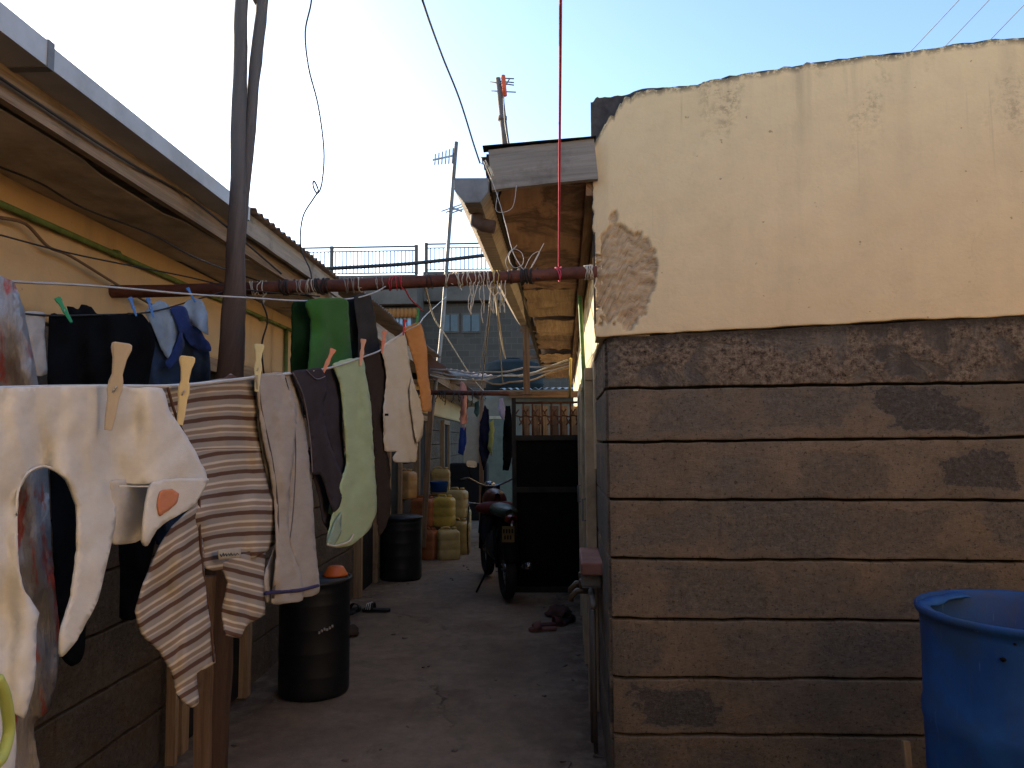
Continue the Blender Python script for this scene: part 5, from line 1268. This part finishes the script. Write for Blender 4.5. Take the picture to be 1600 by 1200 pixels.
jerry(632, 790, 9.4, .27, .36, (.42, .24, .09), 'dull amber jerrycan on top above the far drum', .74)
jerry(690, 870, 10.5, .30, .40, YEL, 'dull yellow jerrycan behind the stack near the antenna pole')
jerry(688, 800, 10.6, .28, .38, YEL, 'beige jerrycan standing above the blue basin at the back', .70)
jerry(726, 830, 11.8, .20, .36, YEL, 'small yellow jerrycan farthest back by the alley end', .05)
mb = MB(); mb.box(-1.68, -1.05, 10.2, 11.0, 0, .69); one(mb, 'low_bench', M_wbrown, 'low brown bench behind the jerrycans', 'bench')
mb = MB(); p = at(687, 766, 9.9); mb.lathe(V((p.x, 9.85, p.z-.02)), [(0, .0), (.10, .0), (.125, .13), (.135, .14), (.12, .14), (.1, .02), (0, .02)], 28)
one(mb, 'blue_basin', simple('blue_basin_plastic', (.01, .07, .30), .5), 'small blue basin on top of the yellow jerrycans', 'basin')
mb = MB(); p = at(733, 790, 14); mb.box(p.x-.35, p.x+.35, 13.8, 14.3, 0, 1.05); one(mb, 'dark_cabinet', M_doorblk, 'dark cabinet at the far end of the alley beyond the jerrycans', 'cabinet', bevel=.02)
mb = MB(); mb.plank(at(661, 855, 9.0), at(673, 640, 9.0), .06, .04, (1, 0, 0), 12, .006, seed=3)
one(mb, 'timber_post', M_wbrown, 'slanting timber post rising behind the jerrycans', 'post')

# sandals, shoes, rubbish
def sandal(px, py, L, ang, mat, label, stripes=False):
    c = ground(px, py, .006); root = thing('sandal', label, 'sandal', c); ca_, sa_ = math.cos(R(ang)), math.sin(R(ang))
    def tr(x, y, z): return c+V((x*ca_-y*sa_, x*sa_+y*ca_, z))
    out = [(-.5, 0), (-.46, .14), (-.3, .17), (0, .13), (.25, .19), (.42, .17), (.5, .05), (.5, -.05), (.42, -.17), (.25, -.19), (0, -.13), (-.3, -.17), (-.46, -.14)]
    mb = MB(); n = len(out); vs = [tr(x*L, y*L, 0) for x, y in out]+[tr(x*L, y*L, .022) for x, y in out]
    mb.add(vs, [tuple(range(n-1, -1, -1)), tuple(range(n, 2*n))]+[(i, (i+1) % n, n+(i+1) % n, n+i) for i in range(n)]); mb.build('sole', mat, root, bevel=.004)
    mb = MB(); vs = []; m = 10
    for q in (.02, .14, .3):
        for i in range(m+1):
            a = math.pi*i/m; vs.append(tr(q*L+.05*L, math.cos(a)*.19*L, .02+math.sin(a)*(.055-.08*(q-.02))))
    mb.add(vs, [(j*(m+1)+i, j*(m+1)+i+1, (j+1)*(m+1)+i+1, (j+1)*(m+1)+i) for j in range(2) for i in range(m)], None, 0, True)
    st_ = mb.build('strap', mat, root, solid=.004)
    if stripes:
        for q in (.09, .16, .23):
            mb = MB(); mb.tube([tr(q*L+.02, math.cos(math.pi*i/m)*.195*L, .022+math.sin(math.pi*i/m)*(.060-.08*(q-.02))) for i in range(m+1)], .0035, 5); mb.build('stripe', simple('white_stripe', (.6, .58, .56), .6), st_)
M_sand = simple('black_rubber', (.012, .011, .011), .7)
sandal(551, 957, .23, 80, M_sand, 'dark sandal beside the striped slide on the floor')
sandal(588, 955, .25, 175, M_sand, 'black slide sandal with three white stripes on the floor', True)
sandal(862, 978, .24, 20, simple('maroon_rubber', (.07, .02, .02), .7), 'maroon shoe in the pile on the right of the alley floor')
sandal(885, 972, .22, 60, M_sand, 'black shoe in the pile on the right of the alley floor')
sandal(848, 985, .22, 190, simple('dusty_pink_rubber', (.16, .07, .06), .7), 'dusty pink slipper at the left of the shoe pile')
def lump(px, py, r, sz, mat, name, label, cat, seed=0, z=.0):
    c = ground(px, py); bm = bmesh.new(); bmesh.ops.create_icosphere(bm, subdivisions=3, radius=1)
    mb = MB(); vs = []
    for v in bm.verts:
        k = 1+.35*fbm(v.co.x*1.5+seed, v.co.y*1.5, v.co.z*1.5); vs.append(c+V((v.co.x*r*k, v.co.y*r*k, max(-.01, v.co.z*sz*k)+sz*.4+z)))
    mb.add(vs, [tuple(v.index for v in f.verts) for f in bm.faces], [(v.x, v.z) for v in vs], 0, True); bm.free()
    return one(mb, name, mat, label, cat)
lump(546, 992, .075, .05, simple('brown_rag', (.05, .032, .026), .95), 'dark_rag', 'dark brown rag on the ground beside the near drum', 'rag', 3)
lump(873, 962, .10, .06, m_cloth('dusty_cloth', (.09, .05, .045)), 'rag', 'dusty red cloth under the shoe pile', 'rag', 5)
mb = MB()
for i in range(120):
    k = i % 3
    x = random.uniform(-1.5, .15) if k == 0 else (random.gauss(-1.62, .10) if k == 1 else random.gauss(.20, .06))
    x = max(-1.73, min(.26, x)); y = random.uniform(2.7, 9); s_ = random.uniform(.003, .014); c = V((x, y, .012*fbm(x*1.3, y*1.3, 0)+.006*fbm(x*6, y*6, 3)+.003)); a = random.random()*6
    u = V((math.cos(a), math.sin(a), .2)); v = V((-u.y, u.x, .1)); mb.obox(c, u*s_*random.uniform(.7, 2), v*s_*.6, V((0, 0, s_*.4)))
tag(mb.build('litter', simple('litter_pebbles', (.16, .12, .10), .9, var=.5, scale=30)), 'pebbles and crumbs scattered on the alley floor', 'pebbles', None, 'stuff')

# pink ledge, taps
mb = MB(); a = side_p(.62, 1.0); pz_ = at(927, 872, 3.75).z
mb.obox(side_p(.78, pz_-.03, .045), SD*.26, SN*.055, V((0, 0, .03)))
one(mb, 'pink_ledge', simple('pink_painted_ledge', (.30, .15, .12), .75, var=.4), 'small pink painted ledge on the right wall above the water taps', 'ledge', bevel=.008)
wt = thing('water_tap', 'water pipe with brass taps low on the right wall under the pink ledge', 'tap', side_p(.6, 0, .05))
zt_ = at(925, 932, 3.65).z
mb = MB(); mb.tube([side_p(.62, 0, .05), side_p(.62, zt_, .05)], .014, 8); mb.tube([side_p(.5, 0, .045), side_p(.5, zt_-.05, .045)], .010, 8); mb.tube([side_p(.35, zt_, .05), side_p(.9, zt_, .05)], .016, 8); mb.build('pipe', simple('dull_pipe', (.16, .14, .12), .6, .3), wt)
for s_ in (.7, .9):
    mb = MB(); q = side_p(s_, zt_, .05); mb.tube([q, q+SN*.07, q+SN*.10+V((0, 0, -.03)), q+SN*.10+V((0, 0, -.05))], .015, 8); mb.tube([q+SN*.05, q+SN*.05+V((0, 0, .05))], .008, 6); mb.tube([q+SN*.05+V((0, 0, .05))-SD*.03, q+SN*.05+V((0, 0, .05))+SD*.03], .007, 6)
    mb.build('faucet', simple('tarnished_brass', (.10, .075, .05), .5, .5), wt)
mb = MB(); mb.obox(side_p(.62, zt_+.09, .05), SD*.05, SN*.05, V((0, 0, .05))); mb.build('meter', M_galvd, wt, bevel=.012)

# ================================================================== MOTORCYCLE
ra = V((-.30, 6.90, .30)); fa2 = V((-.56, 8.14, .30)); md = (fa2-ra); md.z = 0; md.normalize(); ms = V((md.y, -md.x, 0)); Z = V((0, 0, 1))
mc = thing('motorcycle', 'dark motorcycle parked facing away beside the black gate', 'motorcycle', (ra.x, ra.y, 0))
def mp(f, s, z): return V((ra.x, ra.y, 0))+md*f+ms*s+Z*z
M_chr = simple('chrome', (.20, .20, .21), .25, .9, .5, .1); M_tyre = simple('tyre_rubber', (.014, .013, .013), .8)
for (f_, hx) in ((0, .30), (1.28, .30)):
    wh = MB(); pts = [mp(f_+.24*math.cos(a), 0, hx+.24*math.sin(a)) for a in frange(0, 2*math.pi, 36)]
    wh.tube(pts, .05, 10, cap=False); wo = wh.build('wheel', M_tyre, mc)
    rm = MB(); rm.tube([mp(f_+.195*math.cos(a), 0, hx+.195*math.sin(a)) for a in frange(0, 2*math.pi, 30)], .014, 6, cap=False)
    for k in range(18):
        a = k*math.pi/9; rm.tube([mp(f_, .02*(-1)**k, hx), mp(f_+.19*math.cos(a), 0, hx+.19*math.sin(a))], .0025, 4)
    rm.tube([mp(f_, -.05, hx), mp(f_, .05, hx)], .035, 10); rm.build('rim', M_chr, wo)
fr = MB()
for pts, r in (([mp(0, .06, .30), mp(.45, .06, .38), mp(.75, .05, .32)], .015), ([mp(0, -.06, .30), mp(.45, -.06, .38), mp(.75, -.05, .32)], .015), ([mp(-.15, 0, .72), mp(.45, 0, .70), mp(.98, 0, .86)], .018), ([mp(.75, 0, .32), mp(1.0, 0, .85)], .018), ([mp(.45, 0, .38), mp(.45, 0, .7)], .016),
               ([mp(0, .09, .30), mp(.12, .10, .66)], .018), ([mp(0, -.09, .30), mp(.12, -.10, .66)], .018), ([mp(1.28, .08, .30), mp(1.02, .08, .98)], .019), ([mp(1.28, -.08, .30), mp(1.02, -.08, .98)], .019)): fr.tube(pts, r, 8)
fr.build('frame', M_black, mc)
def blob(name, f0, f1, w_, z0, z1, mat, par=None):
    mb = MB(); seg = 16; vs = []; L = [(0, .3), (.12, .8), (.35, 1), (.65, 1), (.88, .75), (1, .3)]
    for t, k in L:
        for i in range(seg):
            a = 2*math.pi*i/seg; c_, s_ = math.cos(a), math.sin(a); vs.append(mp(f0+(f1-f0)*t, c_*w_*k, (z0+z1)/2+s_*(z1-z0)/2*(.6+.4*k)))
    n = len(L); mb.add(vs, [(j*seg+i, j*seg+(i+1) % seg, (j+1)*seg+(i+1) % seg, (j+1)*seg+i) for j in range(n-1) for i in range(seg)]+[tuple(range(seg)), tuple((n-1)*seg+i for i in range(seg))], None, 0, True)
    return mb.build(name, mat, par or mc)
blob('fuel_tank', .55, .98, .12, .74, .97, simple('orange_red_paint', (.07, .018, .014), .4, 0, .5))
blob('seat', -.18, .58, .12, .74, .86, simple('seat_vinyl', (.03, .045, .03), .5))
blob('engine', .42, .72, .12, .28, .58, simple('engine_metal', (.07, .07, .07), .5, .5))
blob('headlight', 1.05, 1.20, .085, .86, 1.03, M_chr)
mb = MB(); mb.tube([mp(.5, .13, .30), mp(.2, .15, .28), mp(-.25, .16, .34)], [.018, .03, .036], 12); mb.build('exhaust', M_chr, mc)
for (f_, r_, a0, a1) in ((0, .30, 40, 165), (1.28, .30, 25, 140)):
    mb = MB(); vs = []; n = 14
    for i in range(n+1):
        a = R(a0+(a1-a0)*i/n)
        for s_ in (-.07, 0, .07): rr = r_+.012*(1 if s_ == 0 else 0); vs.append(mp(f_+rr*math.cos(a)*(1), s_, .30+rr*math.sin(a)))
    mb.add(vs, [(i*3+k, i*3+3+k, i*3+4+k, i*3+k+1) for i in range(n) for k in range(2)], None, 0, True); mb.build('mudguard', M_black, mc, solid=.003)
mb = MB(); mb.tube(spline([mp(.80, -.33, 1.06), mp(.92, -.25, 1.07), mp(1.0, -.08, .99), mp(1.0, .08, .99), mp(.92, .25, 1.07), mp(.80, .33, 1.06)], 4), .011, 8)
hbo = mb.build('handlebar', M_chr, mc)
for s_ in (-1, 1):
    mb = MB(); mb.tube([mp(.78, s_*.35, 1.06), mp(.88, s_*.26, 1.07)], .017, 8); mb.build('grip', M_sand, hbo)
    mb = MB(); mb.tube([mp(.9, s_*.22, 1.07), mp(.88, s_*.26, 1.19)], .006, 6); mb.build('mirror_stem', M_black, hbo)
    q = mp(.88, s_*.22 if s_ < 0 else .26, 1.22); mb = MB(); pts = [q+ms*(.055*math.copysign(abs(math.cos(a))**.6, math.cos(a)))+Z*(.035*math.copysign(abs(math.sin(a))**.6, math.sin(a))-.008*math.cos(a)) for a in frange(0, 2*math.pi, 20)[:-1]]
    mb.add(pts+[p+md*.02 for p in pts], [tuple(range(20)), tuple(range(39, 19, -1))]+[(i, (i+1) % 20, 20+(i+1) % 20, 20+i) for i in range(20)])
    mb.build('mirror', simple('mirror_glass', (.8, .72, .6), .25, .6, .6, .05) if s_ < 0 else M_black, mc)
mb = MB(); mb.box(-.33, -.22, 6.635, 6.65, .56, .70); mb.build('number_plate', simple('yellow_plate', (.10, .065, .02), .5), mc)
mb = MB()
for k in range(4): mb.box(-.320+.025*k, -.307+.025*k, 6.6305, 6.6345, .64, .675)
for k in range(3): mb.box(-.310+.025*k, -.297+.025*k, 6.6305, 6.6345, .585, .62)
mb.build('plate_text', M_black, mc)
blob('tail_light', -.30, -.20, .06, .72, .80, simple('red_lens', (.10, .005, .005), .25, 0, .5))
blob('side_bag', .0, .36, .05, .5, .74, M_black)
mb = MB(); mb.tube(spline([mp(.62, -.28, .85), mp(.66, -.29, .55), mp(.70, -.28, .32)], 4), .008, 8); mb.tube(spline([mp(.62, -.28, .84), mp(.68, -.14, .82), mp(.72, .0, .80)], 4), .008, 8); mb.build('crash_bar', M_chr, mc)
blob('leg_guard', .66, .74, .16, .35, .82, simple('dark_navy_guard', (.012, .015, .028), .5))
mb = MB(); mb.tube([mp(.42, -.08, .3), mp(.36, -.24, .01)], .01, 8); mb.build('side_stand', M_black, mc)
blob('leg_cover', .50, .66, .22, .72, .86, simple('red_cover', (.09, .012, .01), .6))
